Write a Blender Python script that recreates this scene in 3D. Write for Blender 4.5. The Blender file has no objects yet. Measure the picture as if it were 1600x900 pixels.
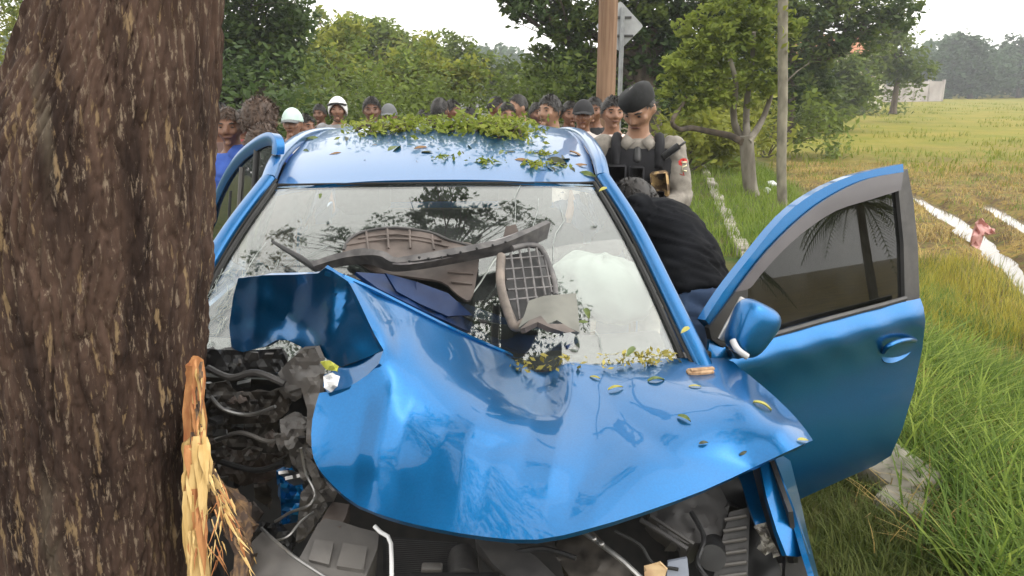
import bpy, bmesh, math, random
import numpy as np
from mathutils import Vector, Matrix
from mathutils.geometry import delaunay_2d_cdt

random.seed(7); RNG = np.random.default_rng(7)
SC = bpy.context.scene
COL = SC.collection

# ---------------------------------------------------------------- camera
EYE = np.array((0.0, 0.0, 1.70)); TILT = math.radians(14.9); FOC = 1200.0
cam = bpy.data.cameras.new("camera"); cam.sensor_width = 36.0; cam.lens = 36.0 * FOC / 1600.0
cam.clip_start = 0.05; cam.clip_end = 3000
cam_o = bpy.data.objects.new("camera", cam); COL.objects.link(cam_o)
cam_o.location = EYE; cam_o.rotation_euler = (math.pi / 2 - TILT, 0, 0)
SC.camera = cam_o

# ---------------------------------------------------------------- light
HAZE_DENSITY = 0.0013
SUN_EL, SUN_AZ = math.radians(52), math.radians(115)      # azimuth clockwise from +Y: over the field, a little behind the camera
world = bpy.data.worlds.new("World"); SC.world = world; world.use_nodes = True
nt = world.node_tree; nt.nodes.clear()
out = nt.nodes.new("ShaderNodeOutputWorld"); bg = nt.nodes.new("ShaderNodeBackground")
sky = nt.nodes.new("ShaderNodeTexSky"); sky.sky_type = 'NISHITA'; sky.sun_disc = False
sky.sun_elevation = SUN_EL; sky.sun_rotation = SUN_AZ; sky.air_density = 1.0; sky.dust_density = 4.0; sky.ozone_density = 1.0
hs = nt.nodes.new("ShaderNodeHueSaturation"); hs.inputs['Saturation'].default_value = 0.14; hs.inputs['Value'].default_value = 1.0
nt.links.new(sky.outputs[0], hs.inputs['Color'])
deck = nt.nodes.new("ShaderNodeMix"); deck.data_type = 'RGBA'; deck.inputs[0].default_value = 0.75      # an even bright cloud deck over the whole sky
deck.inputs[7].default_value = (6.9, 6.75, 6.35, 1)
nt.links.new(hs.outputs[0], deck.inputs[6]); nt.links.new(deck.outputs[2], bg.inputs['Color'])
bg.inputs['Strength'].default_value = 0.15
nt.links.new(bg.outputs[0], out.inputs[0])
sun = bpy.data.lights.new("sun", 'SUN'); sun.energy = 0.5; sun.angle = math.radians(90); sun.color = (1.0, 0.95, 0.87)
sun_o = bpy.data.objects.new("sun", sun); COL.objects.link(sun_o)
_sd = Vector((math.sin(SUN_AZ) * math.cos(SUN_EL), math.cos(SUN_AZ) * math.cos(SUN_EL), math.sin(SUN_EL)))
sun_o.rotation_euler = (-_sd).to_track_quat('-Z', 'Y').to_euler()
SC.view_settings.view_transform = 'Standard'; SC.view_settings.look = 'None'
SC.view_settings.exposure = 1.4; SC.view_settings.gamma = 1.0
SC.render.engine = 'CYCLES'
try:
    SC.cycles.use_denoising = True; SC.cycles.max_bounces = 8; SC.cycles.transparent_max_bounces = 12
    SC.cycles.volume_bounces = 0; SC.cycles.caustics_reflective = False; SC.cycles.caustics_refractive = False
except Exception: pass

# ---------------------------------------------------------------- geometry of the view
CT, ST = math.cos(TILT), math.sin(TILT)
def ray(px, py):
    a = (px - 800.0) / FOC; b = (450.0 - py) / FOC
    return np.array((a, CT + b * ST, -ST + b * CT))
def at(px, py, Y):
    """the point of the place seen at this pixel of the photograph, Y metres in front of the photographer"""
    r = ray(px, py); return EYE + r * (Y / r[1])
def atz(px, py, z):
    r = ray(px, py); return EYE + r * ((z - EYE[2]) / r[2])
def onplane(px, py, p0, n):
    r = ray(px, py); return EYE + r * (np.dot(np.asarray(p0) - EYE, n) / np.dot(r, n))

# ---------------------------------------------------------------- noise
def _h(i, j, k=0):
    n = (i * 374761393 + j * 668265263 + k * 2147483647 * 7 + 1013904223) & 0xFFFFFFFF
    n = ((n ^ (n >> 13)) * 1274126177) & 0xFFFFFFFF
    return ((n ^ (n >> 16)) & 0xFFFF) / 65535.0
def vnoise(x, y, k=0):
    x = np.asarray(x, float); y = np.asarray(y, float)
    i = np.floor(x).astype(np.int64); j = np.floor(y).astype(np.int64); f = x - i; g = y - j
    f = f * f * (3 - 2 * f); g = g * g * (3 - 2 * g)
    return (_h(i, j, k) * (1 - f) + _h(i + 1, j, k) * f) * (1 - g) + (_h(i, j + 1, k) * (1 - f) + _h(i + 1, j + 1, k) * f) * g
def fbm(x, y, k=0, o=4):
    s = 0; a = .5
    for q in range(o): s = s + a * vnoise(np.asarray(x) * 2 ** q + 17.3 * q, np.asarray(y) * 2 ** q + 5.1 * q, k + q); a *= .5
    return s
def cells(x, y, k=0):
    """distances to the nearest and second nearest jittered point, and that point's hash"""
    x = np.asarray(x, float); y = np.asarray(y, float)
    i = np.floor(x).astype(np.int64); j = np.floor(y).astype(np.int64)
    d1 = np.full(x.shape, 9.); d2 = np.full(x.shape, 9.); hh = np.zeros(x.shape)
    for a in (-1, 0, 1):
        for b in (-1, 0, 1):
            cx = i + a + _h(i + a, j + b, k); cy = j + b + _h(i + a, j + b, k + 31)
            d = np.hypot(x - cx, y - cy); near = d < d1
            d2 = np.where(near, d1, np.minimum(d2, d)); hh = np.where(near, _h(i + a, j + b, k + 57), hh); d1 = np.where(near, d, d1)
    return d1, d2, hh

# ---------------------------------------------------------------- objects
def org(o):
    v = np.zeros(3)
    while o is not None: v = v + np.array(o.location); o = o.parent
    return v
def tag(o, label=None, cat=None, group=None, kind=None):
    for k, v in (('label', label), ('category', cat), ('group', group), ('kind', kind)):
        if v: o[k] = v
    return o
def thing(name, label, cat, loc, group=None):
    o = bpy.data.objects.new(name, None); COL.objects.link(o); o.location = [float(c) for c in loc]; o.empty_display_size = .1
    return tag(o, label, cat, group)
def mesh(name, V, F, mat=None, smooth=True):
    m = bpy.data.meshes.new(name)
    if isinstance(F, np.ndarray):
        V = np.asarray(V, np.float32); n, k = F.shape
        m.vertices.add(len(V)); m.vertices.foreach_set('co', V.ravel())
        m.loops.add(n * k); m.loops.foreach_set('vertex_index', F.astype(np.int32).ravel())
        m.polygons.add(n); m.polygons.foreach_set('loop_start', np.arange(0, n * k, k, dtype=np.int32))
        m.update(calc_edges=True)
    else:
        m.from_pydata([tuple(map(float, v)) for v in V], [], [tuple(map(int, f)) for f in F]); m.update()
    if smooth: m.polygons.foreach_set('use_smooth', np.ones(len(m.polygons), bool))
    for x in (mat if isinstance(mat, (list, tuple)) else [mat]):
        if x: m.materials.append(x)
    return m
def put(name, m, parent=None, base=None):
    """link a mesh whose vertices are in world coordinates"""
    o = bpy.data.objects.new(name, m); COL.objects.link(o)
    if parent is not None:
        w = org(parent); m.transform(Matrix.Translation(Vector(-w))); o.parent = parent
    elif base is not None:
        m.transform(Matrix.Translation(-Vector([float(c) for c in base]))); o.location = [float(c) for c in base]
    return o
def obj(name, V, F, mat, parent=None, base=None, smooth=True):
    return put(name, mesh(name, V, F, mat, smooth), parent, base)
class B:
    """collects vertices and faces of one mesh"""
    def __init__(s): s.V = []; s.F = []
    def add(s, V, F):
        n = len(s.V); s.V += [tuple(v) for v in V]; s.F += [tuple(i + n for i in f) for f in F]; return s
    def box(s, c, h, R=None, bev=0.0):
        c = np.asarray(c, float); h = np.asarray(h, float)
        if bev <= 0:
            P = np.array([(a, b, d) for a in (-1, 1) for b in (-1, 1) for d in (-1, 1)], float) * h
            F = [(0, 1, 3, 2), (4, 6, 7, 5), (0, 4, 5, 1), (2, 3, 7, 6), (0, 2, 6, 4), (1, 5, 7, 3)]
        else:
            P = []; F = []; idx = {}
            for sx in (-1, 1):
                for sy in (-1, 1):
                    for sz in (-1, 1):
                        for ax in range(3):
                            q = np.array((sx, sy, sz), float) * (h - bev); q[ax] += (sx, sy, sz)[ax] * bev
                            idx[(sx, sy, sz, ax)] = len(P); P.append(q)
            for ax in range(3):
                o1, o2 = [a for a in range(3) if a != ax]
                for sg in (-1, 1):
                    f = []
                    for p, q in ((-1, -1), (1, -1), (1, 1), (-1, 1)):
                        k = [0, 0, 0]; k[ax] = sg; k[o1] = p; k[o2] = q; f.append(idx[(*k, ax)])
                    F.append(tuple(f))
                for p in (-1, 1):
                    for q in (-1, 1):
                        k1 = [0, 0, 0]; k1[o1] = p; k1[o2] = q; ks = []
                        for sg in (-1, 1):
                            k1[ax] = sg; ks.append(tuple(k1))
                        F.append((idx[(*ks[0], o1)], idx[(*ks[0], o2)], idx[(*ks[1], o2)], idx[(*ks[1], o1)]))
            for sx in (-1, 1):
                for sy in (-1, 1):
                    for sz in (-1, 1): F.append(tuple(idx[(sx, sy, sz, a)] for a in range(3)))
            P = np.array(P)
        if R is not None: P = P @ np.asarray(R).T
        return s.add(P + c, F)
    def tube(s, P, r, n=8, cap=True):
        P = [np.asarray(p, float) for p in P]; r = [r] * len(P) if np.isscalar(r) else r
        V = []; up = np.array((.123, .31, .94))
        for i, p in enumerate(P):
            t = P[min(i + 1, len(P) - 1)] - P[max(i - 1, 0)]; t = t / (np.linalg.norm(t) + 1e-9)
            a = np.cross(t, up); a /= np.linalg.norm(a) + 1e-9; b = np.cross(t, a)
            for k in range(n):
                w = 2 * math.pi * k / n; V.append(p + r[i] * (math.cos(w) * a + math.sin(w) * b))
        F = [(i * n + k, i * n + (k + 1) % n, (i + 1) * n + (k + 1) % n, (i + 1) * n + k) for i in range(len(P) - 1) for k in range(n)]
        if cap: F += [tuple(range(n - 1, -1, -1)), tuple(range((len(P) - 1) * n, len(P) * n))]
        return s.add(V, F)
    def sweep(s, P, prof, sides, ups, closed=True):
        """a profile of (a, b) swept along P with given side and up vectors"""
        n = len(prof); V = []
        for p, a, b in zip(P, sides, ups):
            for (u, w) in prof: V.append(np.asarray(p) + np.asarray(a) * u + np.asarray(b) * w)
        F = [(i * n + k, i * n + (k + 1) % n, (i + 1) * n + (k + 1) % n, (i + 1) * n + k) for i in range(len(P) - 1) for k in range(n)]
        F += [tuple(range(n - 1, -1, -1)), tuple(range((len(P) - 1) * n, len(P) * n))]
        return s.add(V, F)
    def ell(s, c, r, R=None, n=12, m=8):
        V = [(0, 0, 1)]
        for i in range(1, m):
            t = math.pi * i / m
            for k in range(n): V.append((math.sin(t) * math.cos(2 * math.pi * k / n), math.sin(t) * math.sin(2 * math.pi * k / n), math.cos(t)))
        V.append((0, 0, -1)); V = np.array(V) * np.asarray(r)
        if R is not None: V = V @ np.asarray(R).T
        F = [(0, 1 + k, 1 + (k + 1) % n) for k in range(n)]
        for i in range(m - 2):
            for k in range(n): F.append((1 + i * n + k, 1 + (i + 1) * n + k, 1 + (i + 1) * n + (k + 1) % n, 1 + i * n + (k + 1) % n))
        L = len(V) - 1; F += [(L, L - n + (k + 1) % n, L - n + k) for k in range(n)]
        return s.add(V + np.asarray(c), F)
    def grid(s, fn, us, vs, flip=False):
        V = [fn(u, v) for v in vs for u in us]; n = len(us)
        F = [(j * n + i, j * n + i + 1, (j + 1) * n + i + 1, (j + 1) * n + i) for j in range(len(vs) - 1) for i in range(n - 1)]
        if flip: F = [f[::-1] for f in F]
        return s.add(V, F)
    def build(s, name, mat, parent=None, base=None, smooth=True, solid=0, sub=0, auto=50):
        m = mesh(name, s.V, s.F, mat, smooth)
        if solid or sub:
            bm = bmesh.new(); bm.from_mesh(m)
            if solid: bmesh.ops.solidify(bm, geom=bm.faces[:], thickness=solid)
            bmesh.ops.recalc_face_normals(bm, faces=bm.faces[:]); bm.to_mesh(m); bm.free()
            if smooth: m.polygons.foreach_set('use_smooth', np.ones(len(m.polygons), bool))
        if auto is not None: m.set_sharp_from_angle(angle=math.radians(auto))
        return put(name, m, parent, base)
def smooth_line(P, n=4, closed=False):
    """Catmull-Rom through the points"""
    P = [np.asarray(p, float) for p in P]; out = []; L = len(P)
    for i in range(L if closed else L - 1):
        g = (lambda k: P[k % L]) if closed else (lambda k: P[min(max(k, 0), L - 1)])
        a, b, c, d = g(i - 1), g(i), g(i + 1), g(i + 2)
        for q in range(n):
            t = q / n; out.append(.5 * (2 * b + (c - a) * t + (2 * a - 5 * b + 4 * c - d) * t * t + (3 * b - a - 3 * c + d) * t ** 3))
    if not closed: out.append(P[-1])
    return out

# thin plate through control points given as pixel + distance; planes of the place come out as planes
class Sheet:
    def __init__(s, ctrl, lam=1e-4):
        C = np.array([(c[0] / 400, c[1] / 400) for c in ctrl], float); s.C = C; n = len(C)
        y = np.array([ray(c[0], c[1])[1] / c[2] for c in ctrl]); s.n = n
        if n >= 3:
            K = s.k(C, C) + lam * np.eye(n); Pm = np.hstack([np.ones((n, 1)), C])
            A = np.zeros((n + 3, n + 3)); A[:n, :n] = K; A[:n, n:] = Pm; A[n:, :n] = Pm.T
            s.w = np.linalg.lstsq(A, np.concatenate([y, np.zeros(3)]), rcond=None)[0]
        else: s.y0 = y.mean()
    def k(s, A, Bm):
        r = np.linalg.norm(A[:, None] - Bm[None], axis=2); return np.where(r > 1e-9, r * r * np.log(r + 1e-12), 0)
    def s_of(s, px, py):
        X = np.array([[px / 400, py / 400]]) if np.isscalar(px) else np.stack([np.asarray(px) / 400, np.asarray(py) / 400], 1)
        if s.n < 3: return np.full(len(X), s.y0)
        return s.k(X, s.C) @ s.w[:s.n] + s.w[s.n] + X @ s.w[s.n + 1:]
    def p(s, px, py, off=0.0):
        r = ray(px, py); q = EYE + r / s.s_of(px, py)[0]
        if off: d = EYE - q; q = q + d / np.linalg.norm(d) * off
        return q
    def nrm(s, px, py):
        a = s.p(px + 2, py) - s.p(px - 2, py); b = s.p(px, py + 2) - s.p(px, py - 2)
        n = np.cross(a, b); n /= np.linalg.norm(n)
        return n if np.dot(n, EYE - s.p(px, py)) > 0 else -n
def inside(poly, x, y):
    c = False; j = len(poly) - 1
    for i in range(len(poly)):
        xi, yi = poly[i][0], poly[i][1]; xj, yj = poly[j][0], poly[j][1]
        if (yi > y) != (yj > y) and x < (xj - xi) * (y - yi) / (yj - yi) + xi: c = not c
        j = i
    return c
def crease_field(X, Y, creases):
    """height of folded ridges: (points, half width in px, height in m)"""
    h = np.zeros(len(X))
    for P, w, amp in creases:
        L = sum(math.hypot(b[0] - a[0], b[1] - a[1]) for a, b in zip(P[:-1], P[1:])); d = np.full(len(X), 1e9); tt = np.zeros(len(X)); s0 = 0
        for a, b in zip(P[:-1], P[1:]):
            a = np.array(a, float); ab = np.array(b, float) - a; l = np.linalg.norm(ab); t = np.clip(((X - a[0]) * ab[0] + (Y - a[1]) * ab[1]) / l ** 2, 0, 1)
            q = np.hypot(X - a[0] - t * ab[0], Y - a[1] - t * ab[1]); k = q < d; d = np.where(k, q, d); tt = np.where(k, (s0 + t * l) / L, tt); s0 += l
        h += amp * np.maximum(0, 1 - d / w) * np.minimum(1, np.minimum(tt + .15, 1 - tt) * 4)
    return h
def patch(name, outline, sheet, mat, parent=None, step=14, solid=.008, crumple=0.0, freq=30., seed=0, base=None, smooth=True, dense=None, off=0.0, auto=40, creases=None):
    """a real sheet of metal, plastic or glass: its outline and the distances of its control points make a curved surface with thickness"""
    ol = []
    dense = dense or step
    for i in range(len(outline)):
        a = np.array(outline[i][:2], float); b = np.array(outline[(i + 1) % len(outline)][:2], float)
        n = max(1, int(np.linalg.norm(b - a) / dense))
        ol += [a + (b - a) * q / n for q in range(n)]
    pts = [Vector(p) for p in ol]; nb = len(pts)
    xs = [p[0] for p in ol]; ys = [p[1] for p in ol]; row = 0; y = min(ys) + step * .5
    while y < max(ys):
        x = min(xs) + step * (.5 if row % 2 else .0)
        while x < max(xs):
            if inside(ol, x, y) and min((x - p[0]) ** 2 + (y - p[1]) ** 2 for p in ol) > (step * .5) ** 2: pts.append(Vector((x, y)))
            x += step
        y += step * .87; row += 1
    edges = [(i, (i + 1) % nb) for i in range(nb)]
    v2, _, faces, *_r = delaunay_2d_cdt(pts, edges, [list(range(nb))], 1, 1e-4)
    X = np.array([v[0] for v in v2]); Y = np.array([v[1] for v in v2])
    s = sheet.s_of(X, Y)
    if crumple:
        d1, d2, hh = cells(X / freq, Y / freq, seed); s = s * (1 + crumple * ((fbm(X / freq, Y / freq, seed) - .47) * 2.2 + (hh - .5) * .5 + (.35 - d1) * .6))
    if creases: s = s * (1 + crease_field(X, Y, creases) / 1.7)
    V = [EYE + ray(px, py) / si for px, py, si in zip(X, Y, s)]
    if off: V = [v + (EYE - v) / np.linalg.norm(EYE - v) * off for v in V]
    m = mesh(name, V, faces, mat, smooth)
    bm = bmesh.new(); bm.from_mesh(m); bmesh.ops.recalc_face_normals(bm, faces=bm.faces[:])
    bm.faces.ensure_lookup_table()
    tot = sum((f.normal.dot(Vector(EYE) - f.calc_center_median()) * f.calc_area() for f in bm.faces))
    if tot < 0: bmesh.ops.reverse_faces(bm, faces=bm.faces[:])
    if solid: bmesh.ops.solidify(bm, geom=bm.faces[:], thickness=solid)
    bm.to_mesh(m); bm.free()
    if smooth: m.polygons.foreach_set('use_smooth', np.ones(len(m.polygons), bool)); m.set_sharp_from_angle(angle=math.radians(auto))
    return put(name, m, parent, base)

# ---------------------------------------------------------------- materials
def srgb(r, g, b): return tuple(((c / 255 / 12.92) if c / 255 <= .04045 else ((c / 255 + .055) / 1.055) ** 2.4) for c in (r, g, b)) + (1.0,)
_M = {}
def mat(name, a, b=None, rough=.6, metal=0.0, scale=8.0, bump=0.0, bscale=None, coat=0.0, spec=.5, detail=5.0, stretch=(1, 1, 1), island=0.0, trans=0.0, sheen=0.0, mask=(.35, .65), rvar=0.0, coord='Object', croughness=.05):
    """principled surface whose colour wanders between a and b with noise"""
    if name in _M: return _M[name]
    m = bpy.data.materials.new(name); m.use_nodes = True; _M[name] = m
    n = m.node_tree.nodes; l = m.node_tree.links; p = n['Principled BSDF']
    p.inputs['Roughness'].default_value = rough; p.inputs['Metallic'].default_value = metal
    p.inputs['Specular IOR Level'].default_value = spec; p.inputs['Coat Weight'].default_value = coat; p.inputs['Coat Roughness'].default_value = croughness
    b = b or tuple(min(1, c * 1.25 + .002) for c in a[:3]) + (1,)
    tc = n.new('ShaderNodeTexCoord'); mp = n.new('ShaderNodeMapping'); mp.inputs['Scale'].default_value = stretch
    l.new(tc.outputs[coord], mp.inputs[0])
    nz = n.new('ShaderNodeTexNoise'); nz.inputs['Scale'].default_value = scale; nz.inputs['Detail'].default_value = detail
    l.new(mp.outputs[0], nz.inputs['Vector'])
    rp = n.new('ShaderNodeMapRange'); rp.inputs[1].default_value = mask[0]; rp.inputs[2].default_value = mask[1]
    l.new(nz.outputs['Fac'], rp.inputs[0])
    mx = n.new('ShaderNodeMix'); mx.data_type = 'RGBA'; mx.inputs[6].default_value = a; mx.inputs[7].default_value = b
    fac = rp.outputs[0]
    if island:
        ge = n.new('ShaderNodeNewGeometry'); ad = n.new('ShaderNodeMix'); ad.inputs[0].default_value = island
        l.new(fac, ad.inputs[2]); l.new(ge.outputs['Random Per Island'], ad.inputs[3]); fac = ad.outputs[0]
    l.new(fac, mx.inputs[0]); l.new(mx.outputs[2], p.inputs['Base Color'])
    if rvar:
        rr = n.new('ShaderNodeMapRange'); rr.inputs[3].default_value = max(0, rough - rvar); rr.inputs[4].default_value = min(1, rough + rvar)
        n2 = n.new('ShaderNodeTexNoise'); n2.inputs['Scale'].default_value = scale * 2.7; l.new(mp.outputs[0], n2.inputs['Vector'])
        l.new(n2.outputs['Fac'], rr.inputs[0]); l.new(rr.outputs[0], p.inputs['Roughness'])
    if bump:
        bu = n.new('ShaderNodeBump'); bu.inputs['Strength'].default_value = min(1, bump * 20); bu.inputs['Distance'].default_value = bump
        n3 = n.new('ShaderNodeTexNoise'); n3.inputs['Scale'].default_value = bscale or scale * 4; n3.inputs['Detail'].default_value = 6
        l.new(mp.outputs[0], n3.inputs['Vector']); l.new(n3.outputs['Fac'], bu.inputs['Height']); l.new(bu.outputs[0], p.inputs['Normal'])
    if trans:
        tr = n.new('ShaderNodeBsdfTranslucent'); ms = n.new('ShaderNodeMixShader'); ms.inputs[0].default_value = trans
        l.new(mx.outputs[2], tr.inputs[0]); l.new(p.outputs[0], ms.inputs[1]); l.new(tr.outputs[0], ms.inputs[2])
        l.new(ms.outputs[0], n['Material Output'].inputs[0])
    if sheen: p.inputs['Sheen Weight'].default_value = sheen
    return m
def glass_mat(name, tint, ior, dust=0.0, dustcol=(.6, .62, .6, 1), rough=0.0, dscale=6.0, reflect=(1, 1, 1, 1)):
    m = bpy.data.materials.new(name); m.use_nodes = True; n = m.node_tree.nodes; l = m.node_tree.links; n.remove(n['Principled BSDF'])
    tr = n.new('ShaderNodeBsdfTransparent'); tr.inputs[0].default_value = tint
    gl = n.new('ShaderNodeBsdfGlossy'); gl.inputs['Roughness'].default_value = rough; gl.inputs[0].default_value = reflect
    lw = n.new('ShaderNodeLayerWeight'); lw.inputs['Blend'].default_value = .5       # Schlick, alike from both faces of the pane
    pw = n.new('ShaderNodeMath'); pw.operation = 'POWER'; pw.inputs[1].default_value = 4.0; l.new(lw.outputs['Facing'], pw.inputs[0])
    fr = n.new('ShaderNodeMapRange'); fr.inputs[3].default_value = ior; fr.inputs[4].default_value = 1.0; l.new(pw.outputs[0], fr.inputs[0])
    mx = n.new('ShaderNodeMixShader'); l.new(fr.outputs[0], mx.inputs[0]); l.new(tr.outputs[0], mx.inputs[1]); l.new(gl.outputs[0], mx.inputs[2])
    last = mx.outputs[0]
    if dust:
        df = n.new('ShaderNodeBsdfDiffuse'); df.inputs[0].default_value = dustcol
        tc = n.new('ShaderNodeTexCoord'); nz = n.new('ShaderNodeTexNoise'); nz.inputs['Scale'].default_value = dscale; nz.inputs['Detail'].default_value = 8
        l.new(tc.outputs['Object'], nz.inputs['Vector'])
        rp = n.new('ShaderNodeMapRange'); rp.inputs[1].default_value = .4; rp.inputs[2].default_value = .75; rp.inputs[3].default_value = dust * .3; rp.inputs[4].default_value = dust * 1.6
        l.new(nz.outputs['Fac'], rp.inputs[0])
        m2 = n.new('ShaderNodeMixShader'); l.new(rp.outputs[0], m2.inputs[0]); l.new(last, m2.inputs[1]); l.new(df.outputs[0], m2.inputs[2]); last = m2.outputs[0]
    l.new(last, n['Material Output'].inputs[0]); _M[name] = m
    return m

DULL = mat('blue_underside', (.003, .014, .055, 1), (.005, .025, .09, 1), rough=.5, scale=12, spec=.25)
PAINT = mat('blue_paint', (.0001, .102, .285, 1), (.0002, .118, .33, 1), rough=.34, metal=.8, scale=220, coat=.6, croughness=.03, rvar=.08, bump=.0004, bscale=3.0)
BLACK = mat('black_plastic', (.012, .012, .013, 1), (.02, .02, .021, 1), rough=.45, scale=30, bump=.001, rvar=.12)
RUBBER = mat('rubber', (.01, .01, .01, 1), rough=.75)
DGREY = mat('dark_grey_plastic', (.035, .034, .035, 1), (.06, .057, .056, 1), rough=.55, scale=14, bump=.001, rvar=.12)
GREY = mat('grey_plastic', (.075, .07, .067, 1), (.12, .112, .105, 1), rough=.5, scale=9, bump=.001, rvar=.15)
BROWNPL = mat('dusty_brown_plastic', (.055, .043, .038, 1), (.12, .096, .085, 1), rough=.65, scale=11, bump=.0015)
STEEL = mat('bare_metal', (.22, .22, .22, 1), (.4, .39, .38, 1), rough=.38, metal=.85, scale=18, rvar=.15)
GRIME = mat('greasy_metal', (.02, .018, .016, 1), (.075, .065, .056, 1), rough=.5, metal=.35, scale=20, bump=.004, rvar=.2)
SEAT = mat('seat_cloth', (.03, .03, .032, 1), (.045, .045, .048, 1), rough=.9, scale=60)
WHITEPL = mat('white_plastic', (.55, .56, .58, 1), (.75, .75, .76, 1), rough=.4, scale=12)
AIRBAG = mat('airbag_cloth', (.33, .355, .335, 1), (.42, .44, .42, 1), rough=.8, scale=7, bump=.006, bscale=9)
LAMP = mat('lamp_lens', (.35, .36, .38, 1), (.5, .5, .5, 1), rough=.12, coat=.6, scale=8)
WGLASS = glass_mat('windscreen_glass', (.86, .90, .88, 1), .10, dust=.03, dustcol=(.5, .53, .52, 1))
TGLASS = glass_mat('tinted_glass', (.10, .10, .095, 1), .045, dust=.015)
VISOR = mat('smoked_visor', (.06, .054, .062, 1), (.075, .068, .076, 1), rough=.3, scale=6, coat=.3)
# ================================================================ GROUND
def edge(y): return .97 + .189 * np.clip(y, -20, 25)
W1 = [atz(1660, 480, -.5)[:2], atz(1585, 410, -.5)[:2], atz(1530, 365, -.5)[:2], atz(1475, 325, -.5)[:2], atz(1425, 298, -.5)[:2], atz(1380, 285, -.5)[:2]]
W3 = [atz(1600, 630, -.5)[:2], atz(1572, 668, -.5)[:2], atz(1568, 700, -.5)[:2]]
W2 = [atz(1535, 311, -.5)[:2], atz(1570, 327, -.5)[:2], atz(1610, 350, -.5)[:2], atz(1680, 385, -.5)[:2]]
def pdist(x, y, P):
    d = np.full(np.shape(x), 1e9)
    for (a, b) in zip(P[:-1], P[1:]):
        a = np.asarray(a); b = np.asarray(b); ab = b - a; t = np.clip(((x - a[0]) * ab[0] + (y - a[1]) * ab[1]) / ab.dot(ab), 0, 1)
        d = np.minimum(d, np.hypot(x - a[0] - t * ab[0], y - a[1] - t * ab[1]))
    return d
def sstep(a, b, x): t = np.clip((x - a) / (b - a), 0, 1); return t * t * (3 - 2 * t)
def gz(x, y):
    x = np.asarray(x, float); y = np.asarray(y, float); d = x - edge(y)
    z = -.5 * sstep(.25, 2.2, d) + sstep(-1.2, .2, d) * sstep(.5, .0, np.abs(d)) * .03
    near = sstep(60, 15, np.hypot(x, y))
    z = z + near * ((fbm(x * 1.1, y * 1.1, 3) - .47) * .16 * sstep(1.0, 2.6, d) + (fbm(x * 3.1, y * 3.1, 5) - .47) * .07 * sstep(-.2, .6, d) + (fbm(x * .9, y * .9, 8) - .47) * .03)
    w = np.minimum(pdist(x, y, W1), pdist(x, y, W2))
    w = np.minimum(w, pdist(x, y, W3) * 1.6)
    return z - (.20 + .16 * (fbm(x * 2.3, y * 2.3, 14) - .5)) * np.exp(-((w + .22 * (fbm(x * 1.6, y * 1.6, 12) - .45)) / .25) ** 2) * sstep(1.2, 2.2, d)
xs = np.unique(np.concatenate([np.arange(-2, 14, .11), -2 - np.geomspace(.2, 298, 40), 14 + np.geomspace(.2, 310, 60)]))
ys = np.unique(np.concatenate([np.arange(-1, 20, .12), -1 - np.geomspace(.3, 198, 30), 20 + np.geomspace(.2, 360, 70)]))
X, Y = np.meshgrid(xs, ys); V = np.stack([X.ravel(), Y.ravel(), gz(X, Y).ravel()], 1)
nx = len(xs); I = np.arange(len(ys) - 1)[:, None] * nx + np.arange(nx - 1)[None]
F = np.stack([I, I + 1, I + 1 + nx, I + nx], 2).reshape(-1, 4)
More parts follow.
